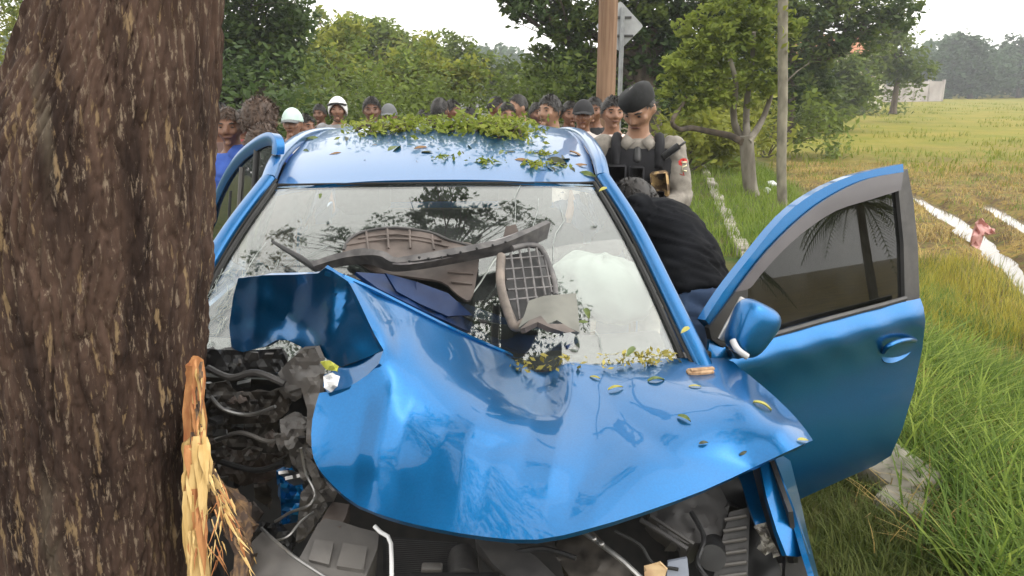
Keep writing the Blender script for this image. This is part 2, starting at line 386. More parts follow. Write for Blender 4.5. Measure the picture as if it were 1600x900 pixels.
def ground_mat():
    m = bpy.data.materials.new('field_ground'); m.use_nodes = True; n = m.node_tree.nodes; l = m.node_tree.links; p = n['Principled BSDF']
    g = n.new('ShaderNodeNewGeometry'); sp = n.new('ShaderNodeSeparateXYZ'); l.new(g.outputs['Position'], sp.inputs[0])
    def math_(op, a, b=None, c=None):
        q = n.new('ShaderNodeMath'); q.operation = op
        for i, v in enumerate((a, b, c)):
            if v is None: continue
            if isinstance(v, (int, float)): q.inputs[i].default_value = v
            else: l.new(v, q.inputs[i])
        return q.outputs[0]
    def noise(sc, det=6, rough=.6):
        q = n.new('ShaderNodeTexNoise'); q.inputs['Scale'].default_value = sc; q.inputs['Detail'].default_value = det; q.inputs['Roughness'].default_value = rough
        l.new(g.outputs['Position'], q.inputs['Vector']); return q.outputs['Fac']
    def rng(v, a, b, c=0., d=1.):
        q = n.new('ShaderNodeMapRange'); q.inputs[1].default_value = a; q.inputs[2].default_value = b; q.inputs[3].default_value = c; q.inputs[4].default_value = d; l.new(v, q.inputs[0]); return q.outputs[0]
    def mix(f, a, b):
        q = n.new('ShaderNodeMix'); q.data_type = 'RGBA'; l.new(f, q.inputs[0])
        for i, v in ((6, a), (7, b)):
            if isinstance(v, tuple): q.inputs[i].default_value = v
            else: l.new(v, q.inputs[i])
        return q.outputs[2]
    d = math_('SUBTRACT', math_('SUBTRACT', sp.outputs['X'], .97), math_('MULTIPLY', math_('MINIMUM', sp.outputs['Y'], 25.), .189))
    dn = math_('ADD', d, math_('MULTIPLY', math_('SUBTRACT', noise(.9), .5), 1.6))
    dirt = mix(rng(noise(3), .4, .62), (.11, .082, .055, 1), (.055, .06, .025, 1))
    verge = mix(rng(noise(2.2), .38, .62), (.05, .085, .022, 1), (.11, .10, .04, 1))
    straw = mix(rng(noise(1.1, 8), .42, .6), (.27, .19, .06, 1), (.11, .072, .036, 1))
    straw = mix(rng(noise(5.5, 8, .7), .47, .66), straw, (.13, .15, .035, 1))
    straw = mix(rng(noise(14, 6), .5, .62), straw, (.085, .06, .04, 1))
    green = mix(rng(noise(.35, 8, .7), .38, .64), (.135, .145, .018, 1), (.22, .18, .036, 1))
    yy = math_('ADD', sp.outputs['Y'], math_('MULTIPLY', math_('SUBTRACT', noise(.12), .5), 20.))
    field = mix(rng(yy, 17, 30), straw, green)
    col = mix(rng(dn, -.9, -.2), dirt, verge); col = mix(rng(dn, 1.7, 2.5), col, field)
    col = mix(rng(sp.outputs['X'], -9.2, -10.5), col, verge)
    l.new(col, p.inputs['Base Color']); p.inputs['Roughness'].default_value = .9; p.inputs['Specular IOR Level'].default_value = .08
    bu = n.new('ShaderNodeBump'); bu.inputs['Strength'].default_value = .9; bu.inputs['Distance'].default_value = .05; l.new(noise(9, 8, .7), bu.inputs['Height']); l.new(bu.outputs[0], p.inputs['Normal'])
    return m
ground = obj('ground', V, F, ground_mat()); ground['kind'] = 'structure'
# road on the other side of the trunk
b = B(); yy = np.concatenate([np.linspace(-30, 40, 36), np.linspace(45, 300, 20)])
b.grid(lambda u, y: (u + .02 * y, y, float(gz(u + .02 * y, y)) * 0 + .02), np.linspace(-8.6, -1.9, 8), yy)
road = b.build('road', mat('asphalt', (.045, .045, .046, 1), (.075, .073, .07, 1), rough=.85, scale=6, bump=.003, bscale=90)); road['kind'] = 'structure'
# water standing in the furrows
WATER = mat('muddy_water', (.10, .085, .065, 1), (.14, .12, .09, 1), rough=.06, scale=2, spec=.6, bump=.003, bscale=7)
for nm, P, wd in (('water', W1, .42), ('water', W2, .40), ('water', W3, .22)):
    P = smooth_line([np.array((p[0], p[1], 0)) for p in P], 6); b = B(); V = []
    for i, p in enumerate(P):
        t = P[min(i + 1, len(P) - 1)] - P[max(i - 1, 0)]; t /= np.linalg.norm(t); s = np.array((t[1], -t[0], 0))
        for k in (-1, 0, 1): V.append(p + s * wd * k + np.array((0, 0, -.615)))
    F = [(i * 3 + k, i * 3 + k + 1, i * 3 + k + 4, i * 3 + k + 3) for i in range(len(P) - 1) for k in (0, 1)]
    o = b.add(V, F).build(nm, WATER); o['kind'] = 'structure'

# ================================================================ LEAVES, BLADES
def unit_(v): v = np.asarray(v, float); return v / (np.linalg.norm(v) + 1e-9)
def leaf_mat(name, a, b, trans=.35):
    return mat(name, a + (1,), b + (1,), rough=.5, scale=.6, island=.6, trans=trans, coord='Object', spec=.15)
L_DARK = leaf_mat('dark_leaves', (.030, .058, .018), (.085, .125, .034), .4)
L_MID = leaf_mat('mid_leaves', (.055, .09, .02), (.15, .19, .04), .45)
L_YEL = leaf_mat('yellow_green_leaves', (.13, .16, .028), (.34, .35, .06), .5)
L_OLIVE = leaf_mat('olive_leaves', (.08, .115, .026), (.20, .26, .045), .45)
L_FAR = leaf_mat('far_leaves', (.035, .07, .035), (.075, .12, .055))
SECOND = {'dark_leaves': L_MID, 'mid_leaves': L_OLIVE, 'yellow_green_leaves': L_OLIVE, 'olive_leaves': L_YEL}
BARK2 = mat('grey_bark', (.10, .085, .065, 1), (.22, .20, .165, 1), rough=.9, scale=7, stretch=(1, 1, .3), bump=.01)
BARK3 = mat('brown_bark', (.045, .034, .025, 1), (.11, .085, .062, 1), rough=.9, scale=7, stretch=(1, 1, .3), bump=.01)
def leaf_arrays(P, size, rng, up=.4, aspect=.45):
    N = len(P); d = rng.normal(size=(N, 3)); d[:, 2] *= .6; d /= np.linalg.norm(d, axis=1)[:, None]
    nr = rng.normal(size=(N, 3)); nr[:, 2] = np.abs(nr[:, 2]) + up; s = np.cross(d, nr); s /= np.linalg.norm(s, axis=1)[:, None] + 1e-9
    L = size * rng.uniform(.6, 1.35, (N, 1)); W = L * aspect
    V = np.stack([P - d * L * .5, P + s * W * .5 - d * L * .05, P + d * L * .5, P - s * W * .5 - d * L * .05], 1).reshape(-1, 3)
    F = np.arange(4 * N).reshape(N, 4); return V, F
def crown_points(clumps, dens, rng, sub=14):
    out = []
    for c, R, n in clumps:
        c = np.asarray(c); k = max(4, int(sub)); d = rng.normal(size=(k, 3)); d /= np.linalg.norm(d, axis=1)[:, None]
        sc = c + d * R * (rng.uniform(.25, 1, (k, 1)) ** .6) * np.array((1, 1, .8)); w = rng.integers(0, k, int(n * dens))
        out.append(sc[w] + rng.normal(size=(len(w), 3)) * R * (.21 if sub < 16 else .15) * np.array((1, 1, .75)))
    return np.concatenate(out)
def tree(name, label, base, trunk, r0, clumps, size, lm, bm_, group=None, dens=1.0, seed=0, cat='tree', limb_r=.3, sub=14, crown=True):
    """trunk: points from the ground up; clumps: (centre, radius, leaves)"""
    rng = np.random.default_rng(seed + 100)
    t = thing(name, label, cat, base, group)
    P = smooth_line(trunk, 4); b = B(); rr = [r0 * (1.25 - .85 * i / (len(P) - 1)) for i in range(len(P))]; rr[0] *= 1.25
    b.tube(P, rr, 10); b.build('trunk', bm_, t)
    for c, R, n in clumps:
        c = np.asarray(c, float); k = rng.integers(len(P) // 2, len(P)); s = P[k]
        mid = (s + c) / 2 + rng.normal(size=3) * .08 * np.linalg.norm(c - s) + np.array((0, 0, -.1 * np.linalg.norm(c - s)))
        L = smooth_line([s, mid, c, c + (c - mid) * .4], 3); b = B()
        b.tube(L, [rr[k] * limb_r * 1.6 * (1 - .85 * i / (len(L) - 1)) for i in range(len(L))], 6)
        for _ in range(3):
            e = c + rng.normal(size=3) * R * .6; b.tube(smooth_line([mid, (mid + e) / 2 + rng.normal(size=3) * R * .1, e], 2), [rr[k] * limb_r * .6, rr[k] * limb_r * .4, rr[k] * limb_r * .25, rr[k] * limb_r * .15, .004][:5], 5)
        b.build('limb', bm_, t)
    lm2 = SECOND.get(lm.name, lm)
    for k, m_ in ((0, lm), (1, lm2)):
        cs = [(np.asarray(c) + (rng.normal(size=3) * R * .35 if k else 0), R * (1.0, .9)[k], n * (.58, .34)[k]) for c, R, n in clumps]
        V, F = leaf_arrays(crown_points(cs, dens, rng, sub), size, rng); obj('crown', V, F, m_, t)
    return t
def pxtree(name, label, Yb, bx, clumps, r0, size, lm, bm_, seed, group=None, dens=1., top=None, zb=0., sub=14, limb_r=.3):
    """clumps: (px, py, dY, radius in px, leaves)"""
    cl = [(at(x, y, Yb + dy), R * Yb / FOC, n) for x, y, dy, R, n in clumps]
    q = at(bx, 160, Yb); base = np.array((q[0], Yb, zb)); tz = top or max(c[0][2] for c in cl) * .75
    tr = [base, base + np.array((.04 * tz * math.sin(seed), .02 * tz, tz * .35)), base + np.array((.05 * tz * math.sin(seed * 1.7), .0, tz * .7)), base + np.array((.02 * tz, .02 * tz, tz))]
    return tree(name, label, base, tr, r0, cl, size, lm, bm_, group, dens, seed, sub=sub, limb_r=limb_r)
G_BACK = 'trees growing beyond the crowd'
# dark tree next to the big trunk
pxtree('leafy_tree', 'dense dark green tree rising just past the big trunk, behind the boy in blue', 17, 395,
       [(360, 20, 0, 70, 2600), (440, 50, .5, 62, 2300), (350, 90, 0, 62, 2300), (425, 115, 0, 55, 2000), (385, 150, .6, 50, 1600), (455, 30, 1, 32, 800), (410, -40, 0, 80, 2200), (300, 60, 1, 70, 1200), (345, 165, 0.5, 36, 800), (455, 160, 1.5, 30, 500)], .17, .17, L_DARK, BARK3, 1, G_BACK)
pxtree('leafy_tree', 'yellow green tree with a bare lower stem behind the man in the white helmet', 24, 497,
       [(520, 75, 0, 44, 1300), (490, 110, 0, 36, 1000), (550, 110, 0, 38, 1000), (505, 140, 0, 30, 600), (540, 50, 1, 34, 700), (560, 145, 1, 28, 500)], .11, .20, L_YEL, BARK2, 2, G_BACK)
pxtree('leafy_tree', 'tall mid green round topped tree standing over the middle of the crowd', 36, 600,
       [(560, 72, 0, 40, 1400), (605, 62, 0, 40, 1500), (648, 78, 0, 34, 1100), (620, 100, 1, 46, 1300), (580, 105, 2, 40, 900), (685, 105, 1, 32, 800), (525, 75, 4, 28, 500), (500, 30, 4, 16, 110), (548, 30, 4, 14, 90)], .25, .34, L_OLIVE, BARK3, 3, G_BACK)
pxtree('leafy_tree', 'bright yellow green tree behind the leafy branch on the car roof', 21, 650,
       [(640, 100, 0, 38, 1300), (690, 118, 0, 36, 1300), (655, 130, 0, 46, 1500), (710, 130, 0, 36, 1100), (610, 125, 0, 32, 800), (672, 82, 1, 22, 350), (740, 110, 0, 28, 500)], .13, .17, L_YEL, BARK2, 4, G_BACK)
pxtree('leafy_tree', 'thin open crowned tree with sky showing between its twigs, behind the crowd', 34, 742,
       [(718, 75, 0, 26, 420), (740, 95, 0, 30, 600), (775, 105, 0, 30, 500), (760, 140, 0, 40, 1200), (800, 130, 0, 30, 700), (830, 140, 0, 30, 800), (800, 155, 1, 34, 900), (845, 160, 0, 26, 600), (700, 60, 1, 15, 120)], .12, .28, L_MID, BARK3, 5, G_BACK)
pxtree('leafy_tree', 'pale yellow green tree on the far side of the thick trunk, at the picture edge', 22, -40,
       [(0, 20, 0, 40, 420), (20, 90, 0, 30, 300), (-30, 60, 0, 50, 600), (5, 140, 0, 26, 240), (-40, 130, 0, 40, 500), (25, -20, 0, 40, 400)], .12, .2, L_YEL, BARK2, 6, G_BACK)
# hedge of undergrowth behind the crowd
def bush(name, label, px, Yb, w, h, n, size, lm, seed, group=None, zb=0.):
    rng = np.random.default_rng(seed); q = at(px, 160, Yb); base = np.array((q[0], Yb, zb)); t = thing(name, label, 'bush', base, group)
    cl = [(base + np.array((rng.uniform(-.5, .5) * w, rng.uniform(-.4, .4) * w * .6, h * rng.uniform(.35, .7))), .36 * h + .12 * w, n // 6) for _ in range(6)]
    V, F = leaf_arrays(crown_points(cl, 1, rng, 10), size, rng); obj('foliage', V, F, lm, t)
    for c, R, _ in cl:
        b = B(); b.tube([base, (base + c) / 2 + rng.normal(size=3) * .1, c], [.03, .02, .008], 5); b.build('stem', BARK3, t)
    return t
for i, (px, Yb, w, h, lm, lab) in enumerate([(352, 13, 2.6, 2.4, L_DARK, 'low dark bush beside the big trunk, behind the boy in blue'), (450, 15, 2.6, 2.0, L_MID, 'green bush behind the person in the white cap'), (560, 17, 3.0, 2.0, L_OLIVE, 'olive green bush behind the man in the white helmet'), (640, 19, 3.2, 2.1, L_MID, 'green bush behind the head in the grey cap'),
        (745, 19, 3.6, 2.3, L_OLIVE, 'bushy olive shrub behind the heads at the leafy branch'), (840, 16, 2.6, 2.1, L_MID, 'green shrub behind the man in the white vest'), (905, 17, 2.4, 2.4, L_DARK, 'dark shrub beside the wooden pole')]):
    bush('bush', lab, px, Yb, w, h, 2200, .15, lm, 40 + i, 'bushes behind the crowd')

# the big dark tree over the pole and the sign, and its neighbours on the field's edge
G_EDGE = 'trees along the edge of the field'
pxtree('spreading_tree', 'big spreading tree whose dark branches hang over the wooden pole and the road sign', 17, 1010,
       [(840, 0, 0, 48, 1500), (890, 40, 0, 46, 1300), (860, 95, 0, 38, 1000), (905, 110, 0, 44, 1300), (880, 140, 1, 30, 800), (820, -30, 0, 50, 900), (930, -20, 0, 70, 2200), (1000, 40, 0, 60, 2200), (1040, 90, 0, 50, 1800), (980, 110, 1, 50, 1700), (1090, 30, 0, 60, 2200), (1020, -20, 0, 70, 2400), (1060, 140, 2, 40, 1300), (1120, -20, 0, 70, 2200), (930, 150, 1, 30, 800), (1010, 155, 2, 40, 1200), (795, 5, 0, 22, 240)], .30, .17, L_DARK, BARK3, 7, G_EDGE, sub=18)
pxtree('spreading_tree', 'dark leafy tree behind the thin straight trunk, sky showing through its top', 24, 1225,
       [(1180, 10, 0, 56, 2000), (1250, 20, 0, 54, 1700), (1310, 10, 0, 50, 1300), (1370, 5, 0, 40, 900), (1410, 20, 0, 30, 600), (1290, 60, 0, 44, 1300), (1230, 80, 0, 50, 1800), (1190, 110, 0, 50, 1800), (1260, 120, 1, 46, 1500), (1340, 40, 0, 34, 650), (1140, 60, 0, 44, 1500), (1220, 150, 0, 40, 1200)], .26, .22, L_DARK, BARK3, 8, G_EDGE, sub=20)
pxtree('leafy_tree', 'light green tree with a dark stem in front of the pale far wall', 46, 1397,
       [(1385, 60, 0, 28, 600), (1405, 85, 0, 30, 700), (1370, 105, 0, 34, 800), (1415, 110, 0, 22, 450), (1395, 40, 0, 22, 350), (1440, 105, 1, 22, 300), (1390, 130, 1, 24, 420)], .16, .36, L_MID, BARK3, 9, G_EDGE)
pxtree('leafy_tree', 'bushy mid green tree at the field edge right of the thin straight trunk', 38, 1300,
       [(1280, 115, 0, 36, 1200), (1320, 120, 0, 34, 1000), (1270, 155, 0, 32, 1000), (1310, 158, 0, 28, 800), (1345, 150, 0, 28, 800), (1335, 95, 0, 24, 420), (1250, 175, 0, 22, 500)], .18, .32, L_MID, BARK3, 10, G_EDGE, zb=-.5)
pxtree('leafy_tree', 'dark olive tree behind the crooked little tree', 20, 1085,
       [(1080, 120, 0, 42, 1500), (1130, 130, 0, 40, 1400), (1100, 165, 0, 34, 1000), (1150, 165, 0, 30, 800), (1060, 170, 0, 28, 700)], .14, .19, L_OLIVE, BARK3, 11, G_EDGE)
for i, (px, py, Rr, lab) in enumerate([(1515, 95, 50, 'hazy round topped tree on the far side of the field'), (1590, 95, 44, 'hazy tree at the far field edge cut off by the picture side'), (1445, 100, 30, 'hazy low tree behind the end of the pale far wall')]):
    Yb = 120 + 6 * i; pxtree('far_tree', lab, Yb, px, [(px - Rr * .4, py + 5, 0, Rr * .62, 1300), (px + Rr * .4, py + 8, 0, Rr * .6, 1300), (px, py - Rr * .42, 0, Rr * .5, 1000), (px - Rr * .6, py + 30, 0, Rr * .5, 800), (px + Rr * .6, py + 32, 0, Rr * .5, 800), (px, py + 28, 0, Rr * .6, 900)], .35, .8, L_FAR, BARK3, 30 + i, 'trees across the field', zb=-.5)
# far wood closing the horizon (one mass)
rng = np.random.default_rng(5); N = 60000
th = rng.uniform(-1.25, 1.25, N); R = rng.uniform(150, 210, N); hx = R * np.sin(th); hy = R * np.cos(th)
hh = 5 + 6 * fbm(th * 22, th * 0 + 1, 2) + 2 * fbm(th * 90, th * 0 + 4, 6); z = hh * rng.uniform(0, 1, N) ** .7 - .5
V, F = leaf_arrays(np.stack([hx, hy, z], 1), 1.5, rng, aspect=.7); o = obj('treeline', V, F, L_FAR); o['kind'] = 'stuff'; o['label'] = 'distant wood closing off the field'
# yellow green, mid green and olive shrubs under the field-edge trees
for i, (px, Yb, w, h, lm, lab) in enumerate([(1120, 19, 2.6, 1.5, L_YEL, 'yellow green shrub behind the crooked little tree'), (1075, 15, 2.0, 1.2, L_YEL, 'low bright green shrub beside the standing officer'), (1285, 36, 5.0, 2.0, L_MID, 'low shrub at the far left corner of the field'), (1340, 58, 7.0, 2.6, L_MID, 'shrub at the foot of the pale far wall'), (1205, 24, 3.5, 1.8, L_OLIVE, 'olive shrub between the crooked tree and the thin trunk')]):
    bush('bush', lab, px, Yb, w, h, 1800, .13 + .004 * Yb, lm, 60 + i, 'bushes along the field edge', zb=float(gz(at(px, 160, Yb)[0], Yb)))

# crooked little tree by the kerb
q = atz(1174, 322, -.2); q[2] = float(gz(q[0], q[1])); Yt = q[1]
tl = thing('crooked_tree', 'small crooked tree with a forked trunk and a low sideways branch', 'tree', q)
def tp_(x, y, dy=0): return at(x, y, Yt + dy)
b = B(); b.tube(smooth_line([q, tp_(1172, 290), tp_(1168, 245), tp_(1166, 212)], 4), [.14, .13, .12, .115, .11, .11, .11, .11, .11, .11, .11, .11, .12], 12); b.build('trunk', BARK2, tl)
for P, r in (([(1167, 222), (1150, 200), (1146, 170), (1150, 130), (1140, 90)], .07), ([(1168, 218), (1166, 190), (1168, 150), (1175, 100), (1178, 50)], .065), ([(1169, 222), (1185, 198), (1198, 170), (1210, 130), (1225, 90)], .06), ([(1160, 222), (1140, 212), (1110, 206), (1080, 200), (1062, 202), (1050, 190), (1066, 165), (1074, 148)], .06)):
    b = B(); L = smooth_line([tp_(x, y, .25 * math.sin(i + r * 99)) for i, (x, y) in enumerate(P)], 4); b.tube(L, [r * (1 - .6 * i / len(L)) for i in range(len(L))], 8); b.build('limb', BARK3 if r == .06 and P[0][0] == 1160 else BARK2, tl)
rng = np.random.default_rng(77); cl = [(tp_(x, y, dy), R_ * Yt / FOC, n) for x, y, dy, R_, n in ((1080, 95, 0, 34, 800), (1120, 70, 0, 38, 950), (1160, 50, 0, 36, 850), (1195, 80, 0, 32, 700), (1150, 110, 0, 36, 800), (1090, 130, 0, 32, 600), (1060, 110, 0, 26, 450), (1200, 130, 0, 28, 420), (1075, 165, 0, 26, 420), (1120, 150, 0, 30, 450), (1160, 150, .3, 24, 260), (1040, 140, 0, 18, 200), (1190, 30, 0, 26, 400), (1130, 15, .3, 34, 650), (1200, -5, .4, 34, 600), (1085, 45, .3, 30, 500), (1150, -40, 0, 36, 500), (1235, 40, .5, 26, 350))]
V, F = leaf_arrays(crown_points(cl, .85, rng, 24), .115, rng); obj('crown', V, F, leaf_mat('crooked_tree_leaves', (.10, .15, .028), (.33, .38, .07), .5), tl)  # yellow green foliage, the tree's own leaf colour
# thin straight trunk
q = atz(1222, 338, -.25); q[2] = float(gz(q[0], q[1])); Y2 = q[1]
tt = thing('thin_tree', 'tall thin straight tree trunk in front of the field', 'tree', q)
b = B(); P = [q, at(1221, 260, Y2), at(1223, 150, Y2), at(1223, 40, Y2), at(1224, -90, Y2), at(1220, -250, Y2)]; b.tube(smooth_line(P, 5), .073, 12); b.build('trunk', mat('pale_bark', (.11, .10, .075, 1), (.23, .21, .16, 1), rough=.9, scale=9, stretch=(1, 1, .5), bump=.01), tt)
rng = np.random.default_rng(78); cl = [(at(1222 + dx, -250 + dy, Y2 + dz), .9, 500) for dx, dy, dz in ((-60, 0, 0), (70, 20, .5), (0, -80, -.6), (0, 60, 1))]
V, F = leaf_arrays(crown_points(cl, 1, rng, 12), .14, rng); obj('crown', V, F, L_MID, tt)
V, F = leaf_arrays(at(1218, 55, Y2) + rng.normal(size=(60, 3)) * np.array((.10, .1, .22)), .11, rng); obj('sprout', V, F, L_YEL, tt)['kind'] = 'stuff'
b = B(); b.tube([at(1226, 130, Y2), at(1245, 112, Y2), at(1265, 98, Y2)], [.014, .01, .006], 5); b.build('twig', BARK2, tt)

# thin stems behind the officer
for i, (px, Yb, r, lab) in enumerate([(1092, 19, .05, 'thin pale stem nearest the officer among the shrubs'), (1103, 20, .04, 'second thin pale stem from the officer among the shrubs'), (1116, 19.5, .06, 'thicker pale stem just left of the forked trunk'), (1130, 21, .04, 'thin pale stem right beside the forked trunk')]):
    q = at(px, 160, Yb); q[2] = float(gz(q[0], Yb)); b = B(); b.tube([q, q + np.array((.04, 0, 1.2)), q + np.array((.0 + .1 * math.sin(i), 0, 3.4))], [r, r * .9, r * .6], 7)
    tag(b.build('sapling', BARK2, None, q), lab, 'sapling', 'saplings among the shrubs')

# wooden pole and the road sign seen from behind
q = at(946, 160, 9.6); q[2] = 0
pole = thing('wooden_pole', 'tall brown wooden utility pole behind the officer', 'pole', q)
b = B(); b.tube([q, q + np.array((0, 0, 3)), q + np.array((-.01, 0, 7.5))], [.118, .113, .10], 16); b.build('post', mat('pole_wood', (.14, .078, .043, 1), (.23, .14, .085, 1), rough=.8, scale=5, stretch=(6, 6, .35), bump=.004), pole)
b = B(); b.box(q + np.array((0, 0, 7.1)), (.9, .05, .06), bev=.01); b.build('cross_arm', BARK3, pole)
for dx in (-.75, -.3, .3, .75):
    b = B(); b.tube([q + np.array((dx, 0, 7.16)), q + np.array((dx, 0, 7.22)), q + np.array((dx, 0, 7.3))], [.02, .05, .03], 10); b.build('insulator', WHITEPL, pole)
Ys = 13.5; q = at(968, 160, Ys); q[2] = 0
sg = thing('road_sign', 'grey back of a diamond road sign on a thin steel post beside the wooden pole', 'sign', q)
SIGNM = mat('sign_back', (.30, .31, .32, 1), (.40, .41, .42, 1), rough=.5, metal=.3, scale=5)
b = B(); b.tube([q, q + np.array((0, 0, at(968, 12, Ys)[2]))], .040, 12); b.build('post', mat('galvanised', (.22, .23, .24, 1), (.3, .31, .32, 1), rough=.5, metal=.5, scale=9), sg)
c = at(968, 41, Ys + .06); b = B(); r = .405; V = []
for y in (0, .006):
    for k in range(4):
        a = math.pi / 2 * k
        for da in (-.10, -.05, 0.0, .05, .10):
            rr_ = r * (1 - abs(da) * .0) / (math.cos(abs(da)) + math.sin(abs(da))) * (1 - (.10 - abs(da)) * .35)
            V.append(c + np.array((rr_ * math.sin(a + da), y, rr_ * math.cos(a + da))))
n = len(V) // 2; F = [tuple(range(n)), tuple(range(2 * n - 1, n - 1, -1))] + [(k, (k + 1) % n, n + (k + 1) % n, n + k) for k in range(n)]
b.add(V, F).build('plate', SIGNM, sg, smooth=False)
for py, w in ((27, .20), (56, .23)):
    b = B(); b.box(at(968, py, Ys + .035), (w, .012, .02), bev=.004); b.build('bracket', mat('bracket_dark', (.09, .09, .095, 1), rough=.5, metal=.5, scale=9), sg)

# pale far wall, house with a tiled roof behind the trees
Yw = 96; a = at(1355, 158, Yw); c = at(1471, 155, Yw + 6)
wl = thing('boundary_wall', 'pale weathered wall at the far end of the field', 'wall', (a[0], a[1], -.5))
WM = mat('weathered_render', (.26, .23, .22, 1), (.42, .38, .37, 1), rough=.9, scale=.5)
R_ = np.array(((c[0] - a[0]), (c[1] - a[1]), 0)); Ln = np.linalg.norm(R_); R_ /= Ln; Rm = np.stack([R_, np.array((-R_[1], R_[0], 0)), np.array((0, 0, 1))], 1)
nb = 5
for i in range(nb):
    f0, f1 = i / nb, (i + 1) / nb; m_ = a + (c - a) * (f0 + f1) / 2; h = 2.5 if i > 1 else 2.0
    b = B(); b.box((m_[0], m_[1], -.5 + h / 2), (Ln / nb / 2 - .16, .1, h / 2), R=Rm); b.build('wall_panel', WM, wl)
for i in range(nb + 1):
    m_ = a + (c - a) * i / nb; h = 2.7 if i > 1 else 2.15
    b = B(); b.box((m_[0], m_[1], -.5 + h / 2), (.158, .16, h / 2), R=Rm, bev=.02); b.build('pier', WM, wl)
Yh = 64; hb = at(1315, 100, Yh); hs_ = thing('house', 'house with an orange tiled roof half hidden by the trees', 'house', (hb[0], Yh, -.3))
z0 = at(1315, 82, Yh)[2]; wd = 3.6
b = B(); b.box((hb[0], Yh + 2.5, (z0 - .3) / 2), (wd, 2.5, (z0 + .3) / 2)); b.build('wall', mat('cream_wall', (.5, .46, .38, 1), (.6, .56, .48, 1), rough=.9, scale=1), hs_)
ROOF = mat('roof_tile', (.36, .14, .07, 1), (.5, .24, .13, 1), rough=.8, scale=3, island=.6)
b = B(); ez = z0 - .05; rz = z0 + 1.5
V = [(hb[0] - wd - .5, Yh - .5, ez), (hb[0] + wd + .5, Yh - .5, ez), (hb[0] + wd + .5, Yh + 5.5, ez), (hb[0] - wd - .5, Yh + 5.5, ez), (hb[0] - wd + .9, Yh + 2.5, rz), (hb[0] + wd - .9, Yh + 2.5, rz)]
b.add(V, [(0, 1, 5, 4), (1, 2, 5), (2, 3, 4, 5), (3, 0, 4)]); rf = b.build('roof', ROOF, hs_, solid=.08, smooth=False)
tb = B()
for r_ in range(8):                  # courses of tiles on the slope in view
    t0 = r_ / 8; y = Yh - .5 + 3.0 * t0; z = ez + 1.55 * t0 + .05; x0 = hb[0] - wd - .5 + 1.4 * t0; x1 = hb[0] + wd + .5 - 1.4 * t0; n = 26
    for k in range(n):
        xa = x0 + (x1 - x0) * k / n; xb = x0 + (x1 - x0) * (k + .93) / n; tb.add([(xa, y, z), (xb, y, z), (xb, y + .40, z + .18), (xa, y + .40, z + .18), (xa, y, z + .05), (xb, y, z + .05)], [(0, 1, 5, 4), (4, 5, 2, 3)])
to = tb.build('tile_courses', ROOF, rf, smooth=False); to['kind'] = 'stuff'
for dx in (-2.2, 0, 2.2):
    b = B(); b.box((hb[0] + dx, Yh - .012, z0 - 1.3), (.5, .03, .6)); w = b.build('window', mat('window_frame_wood', (.2, .13, .08, 1), rough=.6, scale=4), hs_)
    b = B(); b.box((hb[0] + dx, Yh - .046, z0 - 1.3), (.42, .008, .52)); b.build('pane', mat('dark_pane', (.02, .02, .025, 1), rough=.1, scale=4), w)

# young coconut palm at the field's edge: the open door's window mirrors it
for PP, PH, PL in (((20.0, -.1, -.5), 3.0, 'taller young coconut palm in the field, mirrored in the open door window'), ((20.5, -4.2, -.5), 2.3, 'shorter young coconut palm in the field, mirrored in the open door window')):
    pq = np.array(PP); pt = thing('palm_tree', PL, 'palm', pq, 'young palms in the field')
    b = B(); tp0 = pq + np.array((-.3, .1, PH)); b.tube(smooth_line([pq, pq + np.array((.1, 0, PH * .5)), tp0], 4), [.15, .13, .12, .12, .11, .11, .10, .10, .09], 10); b.build('trunk', BARK2, pt)
    rp = random.Random(int(PH * 10))
    for k in range(15):
        a = 2 * math.pi * k / 15 + rp.uniform(-.2, .2); el = rp.uniform(.1, 1.0); L_ = rp.uniform(1.6, 2.2); dr = np.array((math.cos(a), math.sin(a), 0)); st = [tp0 + dr * L_ * t * math.cos(el * (1 - .5 * t)) + np.array((0, 0, L_ * (t * math.sin(el) - 1.05 * t * t))) for t in np.linspace(0, 1, 9)]
        b = B(); b.tube(st, [.022 * (1 - .85 * t) for t in np.linspace(0, 1, 9)], 5)
        for i in range(1, 27):
            t = i / 27 * 8; j = min(7, int(t)); c = st[j] + (st[j + 1] - st[j]) * (t - j); tg = unit_(st[j + 1] - st[j]); sd = unit_(np.cross(tg, (0, 0, 1)))
            for s in (-1, 1):
                l_ = .55 * math.sin(math.pi * (i / 27 * .85 + .12)); e = c + (sd * s * .8 + tg * .55 + np.array((0, 0, -.45))) * l_; b.add([c - tg * .018, c + tg * .018, (c + e) / 2 + tg * .02 + np.array((0, 0, .03)), e], [(0, 1, 2), (0, 2, 3)])
        b.build('frond', L_MID, pt)
